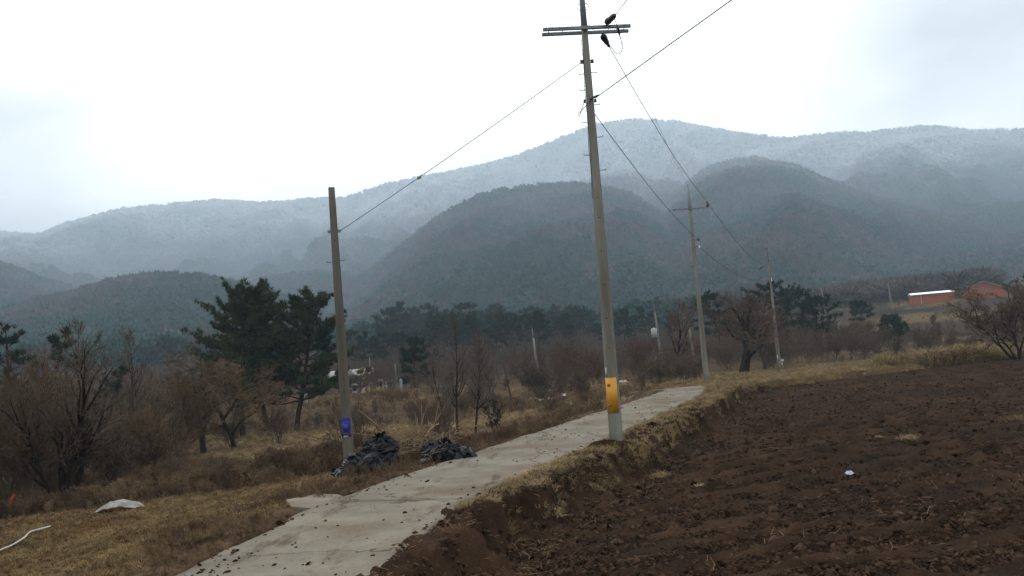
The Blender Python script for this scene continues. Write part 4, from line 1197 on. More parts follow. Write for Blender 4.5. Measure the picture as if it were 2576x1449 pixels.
# left pole
lb_ = np.array([-4.80, 23.0]); lz = tz(*lb_) - 0.05
lp = empty('utility_pole', (lb_[0], lb_[1], lz), 'plain dark concrete pole with blue sticker and no crossarm', 'utility pole')
def at_left(px, py):
    return at(px, py, lb_[1])[2] - lz
z_top = at_left(834, 472)
rad_l = lambda z: 0.155 - 0.0083 * z
MB().tube([(0, 0, z) for z in np.linspace(-0.3, z_top, 14)], [rad_l(z) for z in np.linspace(-0.3, z_top, 14)], 22).build('shaft', M['pole_dark'], lp, True)
z_lb = at_left(842, 582)
band(lp, z_lb, rad_l(z_lb), 0.0, 0.075, 0.07, 'galv')
step_bolts(lp, [at_left(846, 656)], rad_l, 0.04, 1)
step_bolts(lp, [at_left(846, 659)], rad_l, 0.04, -1)
pole_holes(lp, [at_left(843, 605), at_left(840, 500), at_left(857, 823), at_left(862, 905), at_left(866, 985)], rad_l, -PI / 2 + 0.1)
bs0, bs1 = at_left(875, 1098), at_left(874, 1051)
sk = curved_plate('blue_sticker', 'blue', (rad_l(bs0) + 0.002, rad_l(bs1) + 0.002), bs0, bs1, -PI / 2 - 1.1, -PI / 2 + 0.95, lp, 0.002)
za = bs0 + 0.022
mb = MB()
def on_cyl(u, v, r):
    return (r * math.cos(-PI / 2 + u / r), r * math.sin(-PI / 2 + u / r), v)
r_ = rad_l(za) + 0.0065
sh = [(-0.09, 0), (-0.045, 0.022), (-0.045, 0.009), (0.0, 0.009), (0.055, 0.006), (0.055, -0.006), (0.0, -0.009), (-0.045, -0.009), (-0.045, -0.022)]
sh = [(u - 0.0, v) for u, v in sh]
V = np.array([on_cyl(u, za + v, r_) for u, v in sh])
mb.add(V, [(0, 8, 1)]); mb.add(V, [(2, 7, 6, 3), (3, 6, 5, 4)])
mb.build('arrow', M['white'], sk)

# second pole
p2 = np.array([10.66, 48.0]); p2z = tz(*p2) - 0.03
up2 = empty('utility_pole', (p2[0], p2[1], p2z), 'second concrete power pole with short crossarm and pointed steel top', 'utility pole')
def at2(px, py):
    return at(px, py, p2[1])[2] - p2z
z_t2 = at2(1737, 520)
rad_2 = lambda z: 0.165 - 0.0088 * z
MB().tube([(0, 0, z) for z in np.linspace(-0.3, z_t2, 12)], [rad_2(z) for z in np.linspace(-0.3, z_t2, 12)], 18).build('shaft', M['pole_concrete'], up2, True)
MB().tube([(0, 0, z_t2 - 0.15), (0, 0, z_t2 + 0.05), (0, 0, at2(1734, 476)), (0, 0, at2(1734, 475)), (0, 0, at2(1733, 465))], [0.10, 0.12, 0.045, 0.03, 0.035], 12).build('pole_extension', M['galv'], up2, True)
za2 = at2(1737, 526)
def arm(root, z, x0, x1, yaw, r=0.035):
    e = np.array([math.cos(yaw), math.sin(yaw), 0]); f = np.array([-math.sin(yaw), math.cos(yaw), 0])
    Rm = np.stack([e, f, [0, 0, 1.0]], 1)
    return MB().box(tuple(e * (x0 + x1) / 2 - f * 0.12 + np.array([0, 0, z])), (x1 - x0, 0.075, 0.075), R=Rm).build('crossarm', M['galv'], root)
arm(up2, za2, -1.08, 1.06, math.radians(4))
MB().lathe([(0, 0.02), (0.02, 0.085), (0.16, 0.09), (0.2, 0.06), (0.26, 0.075), (0.33, 0.05), (0.36, 0.02)], 10, (1.02, -0.05, za2 + 0.02)).build('insulator', M['rubber'], up2, True)
band(up2, za2 - 0.01, rad_2(za2), 0.07, 0.09, 0.05, 'galv')
for k, yy in enumerate((604, 622)):
    z_ = at2(1750, yy)
    MB().tube([(0, -0.1, z_), (0.30, -0.12, z_)], 0.018, 6).build('bracket', M['iron'], up2)
    MB().lathe([(-0.07, 0.03), (-0.04, 0.055), (0, 0.04), (0.04, 0.055), (0.07, 0.03)], 10, (0.30, -0.12, z_)).build('insulator', M['iron' if k == 0 else 'porcelain'], up2, True)
step_bolts(up2, [at2(1745, y) for y in (563, 587, 607, 628, 648, 670, 692, 715)], rad_2, 0.05, 1)
pole_holes(up2, [at2(1755, y) for y in (700, 748, 790, 838, 880)], rad_2, -PI / 2 - 0.1)

# third pole
p3 = np.array([23.55, 76.0]); p3z = tz(*p3) - 0.03
up3 = empty('utility_pole', (p3[0], p3[1], p3z), 'third concrete power pole with thin crossarm beside the orchard tree', 'utility pole')
def at3(px, py):
    return at(px, py, p3[1])[2] - p3z
z_t3 = at3(1934, 660)
rad_3 = lambda z: 0.165 - 0.0088 * z
MB().tube([(0, 0, z) for z in np.linspace(-0.3, z_t3, 10)], [rad_3(z) for z in np.linspace(-0.3, z_t3, 10)], 16).build('shaft', M['pole_concrete'], up3, True)
arm(up3, at3(1934, 664), -0.85, 1.08, math.radians(4))
MB().tube([(0, 0, z_t3 - 0.1), (-0.02, 0, at3(1930, 640)), (-0.03, 0, at3(1927, 624))], [0.035, 0.02, 0.02], 8).build('top_rod', M['iron'], up3)
MB().box((-0.07, 0, at3(1927, 625)), (0.18, 0.05, 0.05)).build('rod_head', M['iron'], up3)
MB().lathe([(0, 0.02), (0.1, 0.09), (0.3, 0.10), (0.36, 0.06), (0.5, 0.07), (0.6, 0.02)], 10, (-0.62, -0.15, at3(1934, 667)), (-0.6, -0.3, -0.55)).build('insulator', M['rubber'], up3, True)
for yy in (702, 706):
    MB().lathe([(-0.06, 0.03), (0, 0.06), (0.06, 0.03)], 8, (0.05, -0.2, at3(1938, yy))).build('insulator', M['porcelain'], up3, True)
mbx = MB(); mbx.box((0.28, -0.12, at3(1966, 906)), (0.22, 0.14, 0.20)); mbx.box((0.23, -0.12, at3(1967, 915)), (0.08, 0.08, 0.25)); mbx.build('meter_box', M['white'], up3)
MB().box((-0.12, -0.14, at3(1960, 897)), (0.09, 0.02, 0.30)).build('number_tag', M['white'], up3)
step_bolts(up3, [at3(1938, y) for y in (672, 694, 716, 738)], rad_3, 0.05, 1)

# small poles further off
def far_pole(px, Y, top, label, m='pole_concrete', cross=None, lean=0.0, r=0.15, spike=0, box=False):
    p = gy(px, Y); z = at(px, top, Y)[2] - p[2]
    o = empty('distant_pole', p, label, 'utility pole')
    zz = np.linspace(-0.3, z - spike, 6)
    MB().tube([(lean * q, 0, q) for q in zz], np.linspace(r, r * 0.55, 6), 10).build('shaft', M[m], o, True)
    if spike:
        MB().tube([(lean * (z - spike), 0, z - spike - 0.1), (lean * z, 0, z)], [r * 0.6, 0.03], 8).build('pole_extension', M['galv'], o, True)
    for zc_, w, off in (cross or []):
        MB().box((lean * zc_ + off, -0.12, at(px, zc_, Y)[2] - p[2]), (w, 0.09, 0.09)).build('crossarm', M['galv'], o)
    if box:
        MB().lathe([(-0.55, 0.10), (-0.5, 0.34), (0.5, 0.34), (0.55, 0.2), (0.6, 0.05)], 14, (-0.62, -0.1, at(px, 836, Y)[2] - p[2])).build('transformer', M['tag'], o, True)
        MB().box((-0.2, -0.1, at(px, 834, Y)[2] - p[2]), (0.4, 0.08, 0.08)).build('bracket', M['iron'], o)
    return o
far_pole(1359, 78, 822, 'slim pole with small crossarm standing behind the pollard bush', 'pole_concrete', [(844, 1.9, 0)], -0.05, 0.17, 0.9)
far_pole(1668, 95, 765, 'distant pole carrying a grey transformer left of the gaunt tree', 'pole_concrete', [(786, 2.4, -0.5), (796, 1.6, -0.6)], -0.05, 0.18, 0.8, True)
far_pole(1754, 75, 812, 'short pale pole just left of the second power pole', 'pole_concrete', None, -0.06, 0.15)
far_pole(1000, 95, 915, 'thin grey pole right of the dark gravestone', 'pole_concrete', None, -0.03, 0.12)
far_pole(934, 110, 898, 'thin pale pole behind the white house', 'pole_concrete', None, 0, 0.12)
far_pole(1287, 70, 893, 'leaning weathered stick pole between the bushes', 'bark', None, -0.14, 0.08)
far_pole(2246, 190, 712, 'pale pole on the slope left of the white roofed barn', 'pole_concrete', None, -0.06, 0.26)
far_pole(2088, 140, 778, 'pale pole at the right side of the dark pine clump', 'pole_concrete', None, -0.09, 0.2)
far_pole(2076, 210, 722, 'faint pole high on the slope above the pine clump', 'pole_concrete', None, -0.04, 0.22)
far_pole(1560, 100, 905, 'thin leaning stake pole in the reddish bushes', 'bark', None, -0.12, 0.10)

# ------------------------------------------------------------------ wires
def wire(name, pts, r, label, m='wire', sag=0.0, cat='wire'):
    mb = MB(); path = []
    for (a, b) in zip(pts[:-1], pts[1:]):
        a, b = np.array(a), np.array(b)
        for t in np.linspace(0, 1, 28, endpoint=False):
            path.append(a + (b - a) * t - np.array([0, 0, sag * 4 * t * (1 - t)]))
    path.append(np.array(pts[-1]))
    mb.tube(path, r, 6)
    return tag(mb.build(name, M[m]), label, cat)
W0 = np.array([pb[0], pb[1], pz])
gA = from_pole(np.array([-(rad_m(z_b1) + 0.07), 0, z_b1 - 0.02])); gB = np.array([lb_[0] + rad_l(z_lb) + 0.06, lb_[1], lz + z_lb])
wire('guy_wire', [gA, gB], 0.0085, 'thin cable strung between the tall pole and the plain dark pole', sag=0.05)
tm = 0.652
gi_ = gA + (gB - gA) * tm - np.array([0, 0, 0.05 * 4 * tm * (1 - tm)])
dv = (gB - gA) / np.linalg.norm(gB - gA)
tag(MB().lathe([(-0.07, 0.012), (-0.05, 0.035), (-0.01, 0.045), (0.0, 0.036), (0.01, 0.045), (0.05, 0.035), (0.07, 0.012)], 12, gi_, dv).build('ball_insulator', M['tag'], None, True), 'small white egg insulator strung on the thin cable', 'insulator')
e1 = at(1497, 247, 20.7); e2 = at(1840, 0, 14.5)
wire('service_wire', [e1, e2, e2 + (e2 - e1) * 1.2], 0.011, 'dark cable rising from the tall pole to the upper right')
f1 = from_pole(i1b); f2 = at(1577, 0, 17.5)
wire('power_line', [f1, f2, f2 + (f2 - f1) * 3.0], 0.009, 'short dark line rising from the upper black insulator')
q2 = np.array([p2[0] + 1.04, p2[1], p2z + za2 + 0.36]); q3 = np.array([p3[0] - 0.7, p3[1], p3z + at3(1934, 662)])
wire('power_line', [from_pole(i2b), q2], 0.011, 'dark line from lower black insulator down to the second pole', sag=0.35)
wire('power_line', [q2, q3], 0.016, 'dark line between the second and third poles', sag=0.55)
r2 = np.array([p2[0] + 0.3, p2[1] - 0.1, p2z + at2(1750, 604)])
wire('service_wire', [from_pole(np.array([rad_m(8.3) - 0.01, 0, to_pole(at(1497, 286, 20.75))[2]])), r2], 0.011, 'dark low line from tall pole past the short crossarm', sag=0.30)
wire('service_wire', [np.array([p2[0] + 0.3, p2[1] - 0.1, p2z + at2(1750, 622)]), np.array([p3[0], p3[1] - 0.2, p3z + at3(1938, 704)])], 0.011, 'faint low line from second pole to third pole', sag=0.8)
g1 = from_pole(np.array([0.03, 0, z_arm + 2.45])); g2 = np.array([p2[0], p2[1], p2z + at2(1733, 466)])
wire('ground_wire', [g1, g2], 0.006, 'pale hairline wire along the pole tops', 'wire_pale', sag=0.4)

# ------------------------------------------------------------------ barns, house, graves
def barn(px0, px1, Y, py_eave, label, gable_front, ridge_up, depth=9.0, roof='roof_white'):
    a, b = gy(px0, Y), gy(px1, Y)
    w = (b[0] - a[0]) * 0.93; z0 = min(a[2], b[2]) - 0.5
    h = at((px0 + px1) / 2, py_eave, Y)[2] - z0
    o = empty('barn', ((a[0] + b[0]) / 2, Y, z0), label, 'barn', math.radians(-18 if not gable_front else -26))
    hw = w / 2
    if not gable_front:
        n = 9
        for k in range(n):
            MB().box((-hw + w * (k + 0.5) / n, 0.0, h / 2), (w / n - 0.03, 0.16, h)).build('wall_panel', M['brick'], o)
        mb = MB()
        for sx in (-1, 1):
            V = np.array([(sx * (hw - 0.1), 0.09, 0), (sx * (hw - 0.1), depth, 0), (sx * (hw - 0.1), depth, h), (sx * (hw - 0.1), depth / 2, h + ridge_up), (sx * (hw - 0.1), 0.09, h)])
            mb.L.append(np.arange(5) + mb.n); mb.N.append(np.array([5])); mb.I.append(np.array([0])); mb.V.append(V); mb.n += 5
        mb.box((0, depth, h / 2), (w - 0.2, 0.15, h))
        mb.build('wall', M['brick'], o)
        rf = MB(); 
        L = math.hypot(depth / 2 + 0.5, ridge_up); th = math.atan2(ridge_up, depth / 2)
        for s_ in (1, -1):
            c, s2 = math.cos(th * s_), math.sin(th * s_)
            Rm = np.array([[1, 0, 0], [0, c, -s2], [0, s2, c]])
            rf.box((0, depth / 2 - s_ * (depth / 4 + 0.25), h + ridge_up / 2 + 0.02), (w + 0.35, L, 0.14), R=Rm)
        rf.build('roof', M[roof], o)
        MB().tube([(-hw * 0.55, -0.12, 0), (-hw * 0.55, -0.12, h)], 0.05, 6).build('downpipe', M['white'], o)
    else:
        mb = MB(); n = 8
        for k in range(n):
            x0_, x1_ = -hw + w * k / n + 0.015, -hw + w * (k + 1) / n - 0.015
            za_, zb_ = (h + ridge_up * (1 - abs(x) / hw) for x in (x0_, x1_))
            V = np.array([(x0_, 0, 0), (x1_, 0, 0), (x1_, 0, zb_), (x0_, 0, za_), (x0_, 0.15, 0), (x1_, 0.15, 0), (x1_, 0.15, zb_), (x0_, 0.15, za_)])
            MB().add(V, [(0, 1, 2, 3), (5, 4, 7, 6), (4, 0, 3, 7), (1, 5, 6, 2), (3, 2, 6, 7), (4, 5, 1, 0)]).build('wall_panel', M['brick'], o)
        mb.box((-hw + 0.1, depth / 2 + 0.16, h / 2), (0.15, depth, h)); mb.box((hw - 0.1, depth / 2 + 0.16, h / 2), (0.15, depth, h))
        mb.build('wall', M['brick'], o)
        rf = MB(); L = math.hypot(hw + 0.35, ridge_up * (1 + 0.35 / hw)); th = math.atan2(ridge_up, hw)
        for s_ in (1, -1):
            c, s2 = math.cos(th * s_), math.sin(th * s_)
            Rm = np.array([[c, 0, -s2], [0, 1, 0], [s2, 0, c]])
            rf.box((-s_ * (hw + 0.35) / 2, depth / 2 - 0.1, h + ridge_up / 2 + 0.08 - 0.15), (L, depth + 0.7, 0.12), R=Rm)
        rf.build('roof', M['tag'], o)
    return o
barn(2296, 2400, 215, 738, 'low red walled barn with a bright white roof on the slope', False, 0.42, 5.0)
barn(2428, 2528, 212, 727, 'red walled barn with pointed gable behind the bare tree', True, 2.0, 6.0)

hp = gy(880, 108)
ho = empty('farmhouse', hp - np.array([0, 0, 0.35]), 'small white walled house with pale roof behind the grassy mound', 'house', math.radians(8))
mb = MB(); mb.box((0, 1.5, 0.85), (5.6, 3.0, 1.9)); mb.build('wall', M['tag'], ho)
for s_ in (1, -1):
    th = 0.4 * s_; c, s2 = math.cos(th), math.sin(th)
    MB().box((0.0, 1.5 - s_ * 0.95, 2.18), (6.2, 2.1, 0.10), R=np.array([[1, 0, 0], [0, c, -s2], [0, s2, c]])).build('roof', M['tag'], ho)
for wx in (-1.6, 0.3, 1.9):
    wf = MB().box((wx, -0.02, 0.95), (0.9, 0.06, 0.8)).build('window', M['tag'], ho)
    MB().box((wx, -0.055, 0.95), (0.75, 0.02, 0.66)).build('pane', M['stone_dark'], wf)
def gravestone(px, py, Y, label, s=1.0):
    p = gy(px, Y); o = empty('gravestone', p, label, 'gravestone')
    MB().box((0, 0, 0.05), (0.75 * s, 0.5 * s, 0.3)).build('base', M['stone'], o)
    MB().box((0, 0, 0.2 + 0.45 * s), (0.42 * s, 0.22 * s, 0.9 * s)).build('slab', M['stone_dark'], o)
    mb = MB()
    mb.box((0, 0, 0.2 + 0.96 * s), (0.86 * s, 0.5 * s, 0.12 * s)); mb.box((0, 0, 0.2 + 1.06 * s), (0.6 * s, 0.34 * s, 0.08 * s)); mb.box((0, 0, 0.2 + 1.14 * s), (0.3 * s, 0.2 * s, 0.08 * s))
    mb.build('cap', M['stone'], o)
gravestone(958, 975, 92, 'dark gravestone with pale roof shaped cap, nearer the pillar', 0.95)
gravestone(893, 980, 93, 'dark gravestone with pale cap close to the blue stickered pole', 0.7)
def stone_post(px, Y, h, label):
    p = gy(px, Y); o = empty('stone_pillar', p, label, 'stone pillar')
    MB().box((0, 0, h * 0.35), (0.26, 0.26, h * 0.9)).build('shaft', M['stone'], o)
    MB().lathe([(h * 0.8, 0.19), (h * 0.86, 0.2), (h * 0.9, 0.1), (h * 0.95, 0.13), (h * 1.0, 0.03)], 8).build('cap', M['stone'], o, True)
stone_post(1010, 91, 1.35, 'short stone pillar right of the dark gravestone')
stone_post(771, 84, 1.05, 'short stone pillar left of the pole near the pines')
gm = gy(938, 92)
a = np.linspace(0, 2 * PI, 25); rr_ = np.linspace(0, 1, 8)
AA, R_ = np.meshgrid(a, rr_, indexing='ij')
mx_, my_ = (R_ * np.cos(AA)).ravel() * 1.3, (R_ * np.sin(AA)).ravel() * 1.3
mz_ = 0.75 * np.sqrt(np.clip(1 - (R_.ravel()) ** 2.2, 0, 1)) - 0.05
o = grid_object('grave_mound', np.stack([mx_, my_, mz_], 1), grid_faces(25, 8), M['straw'], None, True)
o.location = gm; tag(o, 'low rounded grave mound of straw grass by the gravestone', 'grave mound')
# fence rails before the house
fo = empty('garden_fence', gy(925, 99), 'low white picket fence beside the white house', 'fence', math.radians(4))
for k in range(12):
    MB().box((-2.2 + k * 0.4, 0, 0.42), (0.14, 0.04, 0.9)).build('picket', M['white'], fo)
for z_ in (0.3, 0.7):
    MB().box((0, 0.04, z_), (4.9, 0.04, 0.07)).build('rail', M['white'], fo)
for i, (px, Y, lb) in enumerate(((815, 97, 'yellowish evergreen bush left of the white house'), (852, 96, 'ochre evergreen shrub before the house roof'), (905, 97, 'ochre shrub between pole and house'), (938, 100, 'ochre shrub on the right of the house'))):
    plant('evergreen_shrub', pine('evergreen_shrub', 600 + i, 2.6, 1.0, 0.1, 16, 4, 10, 0.34, 0.08, mneedle='lawn'), gy(px, Y), lb, 'shrub')

# ------------------------------------------------------------------ roadside dump: black sheeting, brush, pipe
def sheet_heap(name, c, lumps, seed, label):
    """black sheeting crumpled over a few lumps (x, y, radius x, radius y, height)"""
    n = 170
    u = np.linspace(-1.25, 1.25, n)
    X_, Y_ = (q.ravel() for q in np.meshgrid(u, u, indexing='ij'))
    def base(x, y):
        h = np.zeros_like(x)
        for lx, ly, rx, ry, lh in lumps:
            rr2 = np.hypot((x - lx) / rx, (y - ly) / ry) * (1 + 0.5 * (fbm(x * 2.2 + seed, y * 2.2, 3, seed + 2) - 0.5))
            h = np.maximum(h, lh * np.clip(1 - rr2 ** 2.6, 0, 1) ** 0.55)
        return h
    e = 0.03
    z = base(X_, Y_)
    gx, gy_ = (base(X_ + e, Y_) - base(X_ - e, Y_)) / (2 * e), (base(X_, Y_ + e) - base(X_, Y_ - e)) / (2 * e)
    L = np.sqrt(gx ** 2 + gy_ ** 2 + 1)
    nx, ny, nz = -gx / L, -gy_ / L, 1 / L
    p, q = X_ + 0.8 * z, Y_ - 0.9 * z
    wp, wq = p + 0.5 * fbm(p * 2.5, q * 2.5, 2, seed + 5), q + 0.5 * fbm(p * 2.5 + 5, q * 2.5, 2, seed + 6)
    ri = lambda f, g, sd: 1 - np.abs(fbm(wp * f, wq * g, 2, sd) - 0.5) * 4
    d = 0.085 * ri(4.0, 6.5, seed) + 0.05 * ri(11, 8, seed + 3) + 0.022 * ri(24, 20, seed + 7) - 0.05
    k = sm(z / 0.10)
    V = np.stack([X_ + nx * d * k, Y_ + ny * d * k, z + nz * d * k], 1)
    V[:, 2] = np.maximum(V[:, 2], 0.0) + Tz(c[0] + X_, c[1] + Y_) - c[2] - 0.03
    F = grid_faces(n, n, z > 0.015)
    g = np.random.default_rng(seed)
    cand = np.nonzero(z > 0.05)[0]
    Vs, Fs, off = [V], [F], len(V)
    m_ = 20
    uu, vv = (q_.ravel() for q_ in np.meshgrid(np.linspace(-1, 1, m_), np.linspace(-1, 1, m_), indexing='ij'))
    for k_ in range(60):                               # loose folds of the same sheeting
        i_ = g.choice(cand)
        nn = np.array([nx[i_], ny[i_], nz[i_]]) + g.normal(0, 0.25, 3); nn /= np.linalg.norm(nn)
        t1 = np.cross(nn, g.normal(0, 1, 3)); t1 /= np.linalg.norm(t1); t2 = np.cross(nn, t1)
        a_, b_ = g.uniform(0.14, 0.30), g.uniform(0.05, 0.13)
        out = (1 + 0.5 * (fbm(uu * 1.5 + k_, vv * 1.5, 2, seed + k_) - 0.5))
        rip = 0.024 * np.sin(vv * g.uniform(4, 8) + 2.5 * fbm(uu * 1.4 + k_ * 3, vv * 1.4, 2, seed + 50) * 3 + g.uniform(0, 6)) + 0.03 * (fbm(uu * 2.5 + k_, vv * 2.5, 2, seed + 60) - 0.5)
        lift = 0.035 - 0.06 * uu ** 2 - 0.03 * vv ** 2 + g.uniform(0.0, 0.05) * uu
        W_ = V[i_] + (uu * a_ * out)[:, None] * t1 + (vv * b_ * out)[:, None] * t2 + (rip + lift)[:, None] * nn
        Vs.append(W_); Fs.append(grid_faces(m_, m_) + off); off += len(W_)
    V, F = np.concatenate(Vs), np.concatenate(Fs)
    o = grid_object(name, V, F, M['plastic'], None, True)
    o.location = [float(q_) for q_ in c]
    return tag(o, label, 'plastic sheet')
c1 = G(930, 1192)
sheet_heap('plastic_sheet_heap', c1 + np.array([0, 0.1, 0]), [(0.22, 0.25, 0.46, 0.42, 0.80), (-0.25, 0.0, 0.42, 0.40, 0.50), (-0.58, -0.30, 0.32, 0.34, 0.22), (0.05, -0.2, 0.4, 0.3, 0.35)], 12, 'crumpled black plastic sheeting heaped against the blue stickered pole')
c2 = G(1122, 1160)
sheet_heap('plastic_sheet_heap', c2 + np.array([0, 0.15, 0]), [(-0.30, 0.25, 0.38, 0.34, 0.42), (0.05, 0.05, 0.42, 0.34, 0.34), (0.38, -0.05, 0.30, 0.28, 0.27)], 31, 'flat crumpled black plastic sheeting at the edge of the road')
pp = G(1058, 1168); pq = G(1103, 1158)
tag(MB().tube([pp + (0, 0, 0.07), pq + (0, 0, 0.10)], 0.045, 10).build('white_pipe', M['pvc'], None, True), 'short white pipe lying in weeds beside the flat black sheet', 'pipe')
bc = gy(1090, 22.3) + np.array([0, 0, 0.05])
bp_ = empty('brush_pile', bc, 'heap of dry cut branches behind the flat black sheet', 'brush pile')
Rb = random.Random(77)
for k in range(44):
    a = Rb.uniform(0, 2 * PI); L = Rb.uniform(0.5, 1.5); e = Rb.uniform(0.05, 0.9)
    p = np.array([Rb.gauss(0, 0.32), Rb.gauss(0.0, 0.25), Rb.uniform(0.05, 0.45)]); d = np.array([math.cos(a) * math.cos(e), math.sin(a) * math.cos(e), math.sin(e)])
    pts = [p]
    for s_ in range(6):
        d = d + np.array([Rb.gauss(0, 0.16), Rb.gauss(0, 0.16), Rb.gauss(-0.05, 0.12)]); d /= np.linalg.norm(d)
        pts.append(pts[-1] + d * L / 6)
    mb = MB(); mb.tube(pts, np.linspace(Rb.uniform(0.014, 0.026), 0.007, 7), 5)
    for s_ in (2, 3, 4, 5):
        d2 = d + np.array([Rb.gauss(0, 0.6), Rb.gauss(0, 0.6), Rb.gauss(0.2, 0.4)])
        mb.tube([pts[s_], pts[s_] + d2 * L * 0.2, pts[s_] + d2 * L * 0.34 + np.array([0, 0, -0.03])], [0.010, 0.008, 0.005], 4)
    mb.build('branch', M['stick'], bp_)
kb = [at(1062, 1110, 22.0), at(1072, 1095, 22.0), at(1082, 1080, 22.05), at(1092, 1072, 22.1), at(1104, 1066, 22.1)]
tag(MB().tube(smooth_path([kb[0] - (0.1, 0, 0.35)] + kb), np.linspace(0.010, 0.017, 31), 7).build('bent_branch', M['peeled'], None, True), 'pale peeled branch arching out of the brush pile', 'branch')
for (a_, b_, r_, lb) in (((900, 1030), (1000, 1122), 0.014, 'long bare stick slanting from pole down to the brush'), ((1062, 1120), (1100, 1068), 0.016, 'straight pale stick poking up from the brush pile'),
                         ((1085, 1085), (1140, 1125), 0.012, 'thin arched stick on the right of the brush pile')):
    p, q = at(*a_, 22.6), at(*b_, 22.0)
    mid = (p + q) / 2 + np.array([0, 0, 0.06])
    mb = MB(); mb.tube(smooth_path([p, mid, q]), np.linspace(r_ * 0.5, r_, 13), 6)
    mb.tube([mid, mid + (q - p) * -0.2 + np.array([0.1, 0, 0.2])], [r_ * 0.5, 0.003], 5)
    tag(mb.build('dry_stick', M['stick']), lb, 'stick')

em = np.array([pb[0] - 0.30, pb[1] - 0.32, tz(pb[0] - 0.30, pb[1] - 0.32)])
a = np.linspace(0, 2 * PI, 49); rr_ = np.linspace(0, 1, 18)
AA, R_ = np.meshgrid(a, rr_, indexing='ij'); AA, R_ = AA.ravel(), R_.ravel()
ux, uy = R_ * np.cos(AA), R_ * np.sin(AA)
ex_, ey_ = ux * 0.75 * (1 + 0.4 * (fbm(np.cos(AA) * 2, np.sin(AA) * 2, 2, 411) - 0.5)), uy * 0.42
ez_ = 0.20 * np.clip(1 - R_ ** 1.8, 0, 1) * (0.6 + 0.8 * fbm(ux * 2, uy * 2, 3, 413)) + 0.07 * (fbm(ux * 7, uy * 7, 3, 415) - 0.5) * (R_ < 0.97) - 0.02
o = grid_object('earth_heap', np.stack([ex_, ey_, Tz(em[0] + ex_, em[1] + ey_) - em[2] + ez_], 1), grid_faces(49, 18), M['soil'], None, True)
o.location = [float(q) for q in em]; tag(o, 'small heap of dug brown earth at the foot of the yellow plated pole', 'earth heap')

# ------------------------------------------------------------------ left lawn litter
sc_ = G(282, 1290)
n, m_ = 60, 30
u, v = np.linspace(-1, 1, n), np.linspace(-1, 1, m_)
U, W = np.meshgrid(u, v, indexing='ij'); U = U.ravel(); W = W.ravel()
hx = U * 0.50 * (1 + 0.1 * np.sin(W * 3)); hy = W * 0.30 * (1 - 0.35 * U ** 2) + 0.1 * U
hz = 0.21 * np.clip(1 - np.abs(U) ** 2.2, 0, 1) * np.clip(1 - (W * 0.92) ** 4, 0, 1) ** 0.6 + 0.07 * (fbm(U * 5, W * 5, 3, 201) - 0.5) + 0.02
wx, wy = sc_[0] + hx, sc_[1] + hy + 0.3
o = grid_object('ground_sheet', np.stack([hx, hy + 0.3, Tz(wx, wy) + hz - sc_[2]], 1), grid_faces(n, m_), M['fabric'], None, True)
o.location = sc_; tag(o, 'pale grey cloth sheet draped over a low hump on the grass', 'sheet')
def crumple(name, px, py, w, h, m, label, cat, seed, Y=None):
    c = G(px, py) if Y is None else gy(px, Y)
    n = 14; u = np.linspace(-1, 1, n); U, W = np.meshgrid(u, u, indexing='ij'); U, W = U.ravel(), W.ravel()
    V = np.stack([U * w / 2 * (1 + 0.3 * (vnoise(W * 2, U, seed) - .5)), W * w / 2 * 0.8, 0.02 + h * (fbm(U * 1.7 + seed, W * 1.7, 3, seed)) * (1 - 0.6 * np.maximum(U ** 2, W ** 2))], 1)
    o = grid_object(name, V, grid_faces(n, n), M[m], None, False); o.location = c
    return tag(o, label, cat)
crumple('plastic_scrap', 28, 1222, 0.35, 0.25, 'white', 'small white plastic scrap on the bank at far left', 'litter', 3)
crumple('plastic_scrap', 160 / 2.515 + 40, 1226, 0.42, 0.6, 'litter', 'greyish crumpled plastic scrap left of the big dark tree', 'litter', 5)
crumple('plastic_scrap', 2138, 1197, 0.17, 0.13, 'litter_blue', 'crumpled blue and white wrapper on the ploughed soil', 'litter', 8)
for i, (px, py) in enumerate(((1312, 1026), (1340, 1008), (1362, 1012), (1385, 1008), (1420, 1000), (1568, 965), (1610, 952))):
    crumple('plastic_scrap', px, py, 0.7, 0.45, 'litter', 'whitish plastic scrap in the weeds left of the road' + nth(i), 'litter', 20 + i).__setitem__('group', 'plastic scraps in the weeds')
fl = G(14, 1305)
fo = empty('cloth_marker', fl, 'orange red cloth tied to a leaning stake at the left edge', 'cloth')
MB().tube([(0, 0, -0.1), (0.05, 0, 0.25), (0.10, 0.02, 0.62)], 0.016, 6).build('stake', M['teal'], fo)
V = []
for i in range(9):
    for j in range(5):
        f, g = i / 8, j / 4
        V.append((0.07 + 0.20 * f + (g - 0.5) * 0.10 * (1 - 0.3 * f), 0.02 * math.sin(f * 9 + g * 4), 0.30 + 0.36 * f - (g - 0.5) * 0.07 * (1 - 0.4 * f)))
cl = grid_object('cloth', np.array(V), grid_faces(9, 5), M['red_cloth'], None, True, None, fo)
for px, py, lx, h, lb in ((126, 1290, 0.14, 0.52, 'leaning teal stake left of the big tree trunk'), (200, 1280, 0.0, 0.34, 'short upright teal stake right of the big tree trunk')):
    p = G(px, py)
    tag(MB().tube([p + (0, 0, -0.1), p + (lx * 0.5, 0, h * 0.5), p + (lx, 0, h)], [0.017, 0.017, 0.014], 7).build('garden_stake', M['teal']), lb, 'stake')
hs = [(-60, 1425), (0, 1391), (30, 1378), (62, 1358), (75, 1345), (92, 1339), (112, 1334), (126, 1330)]
hpnt = [G(*q) + np.array([0, 0, 0.05]) for q in hs]
tag(MB().tube(smooth_path(hpnt), 0.019, 8).build('garden_hose', M['pvc'], None, True), 'white hose lying across the grass at lower left', 'hose')

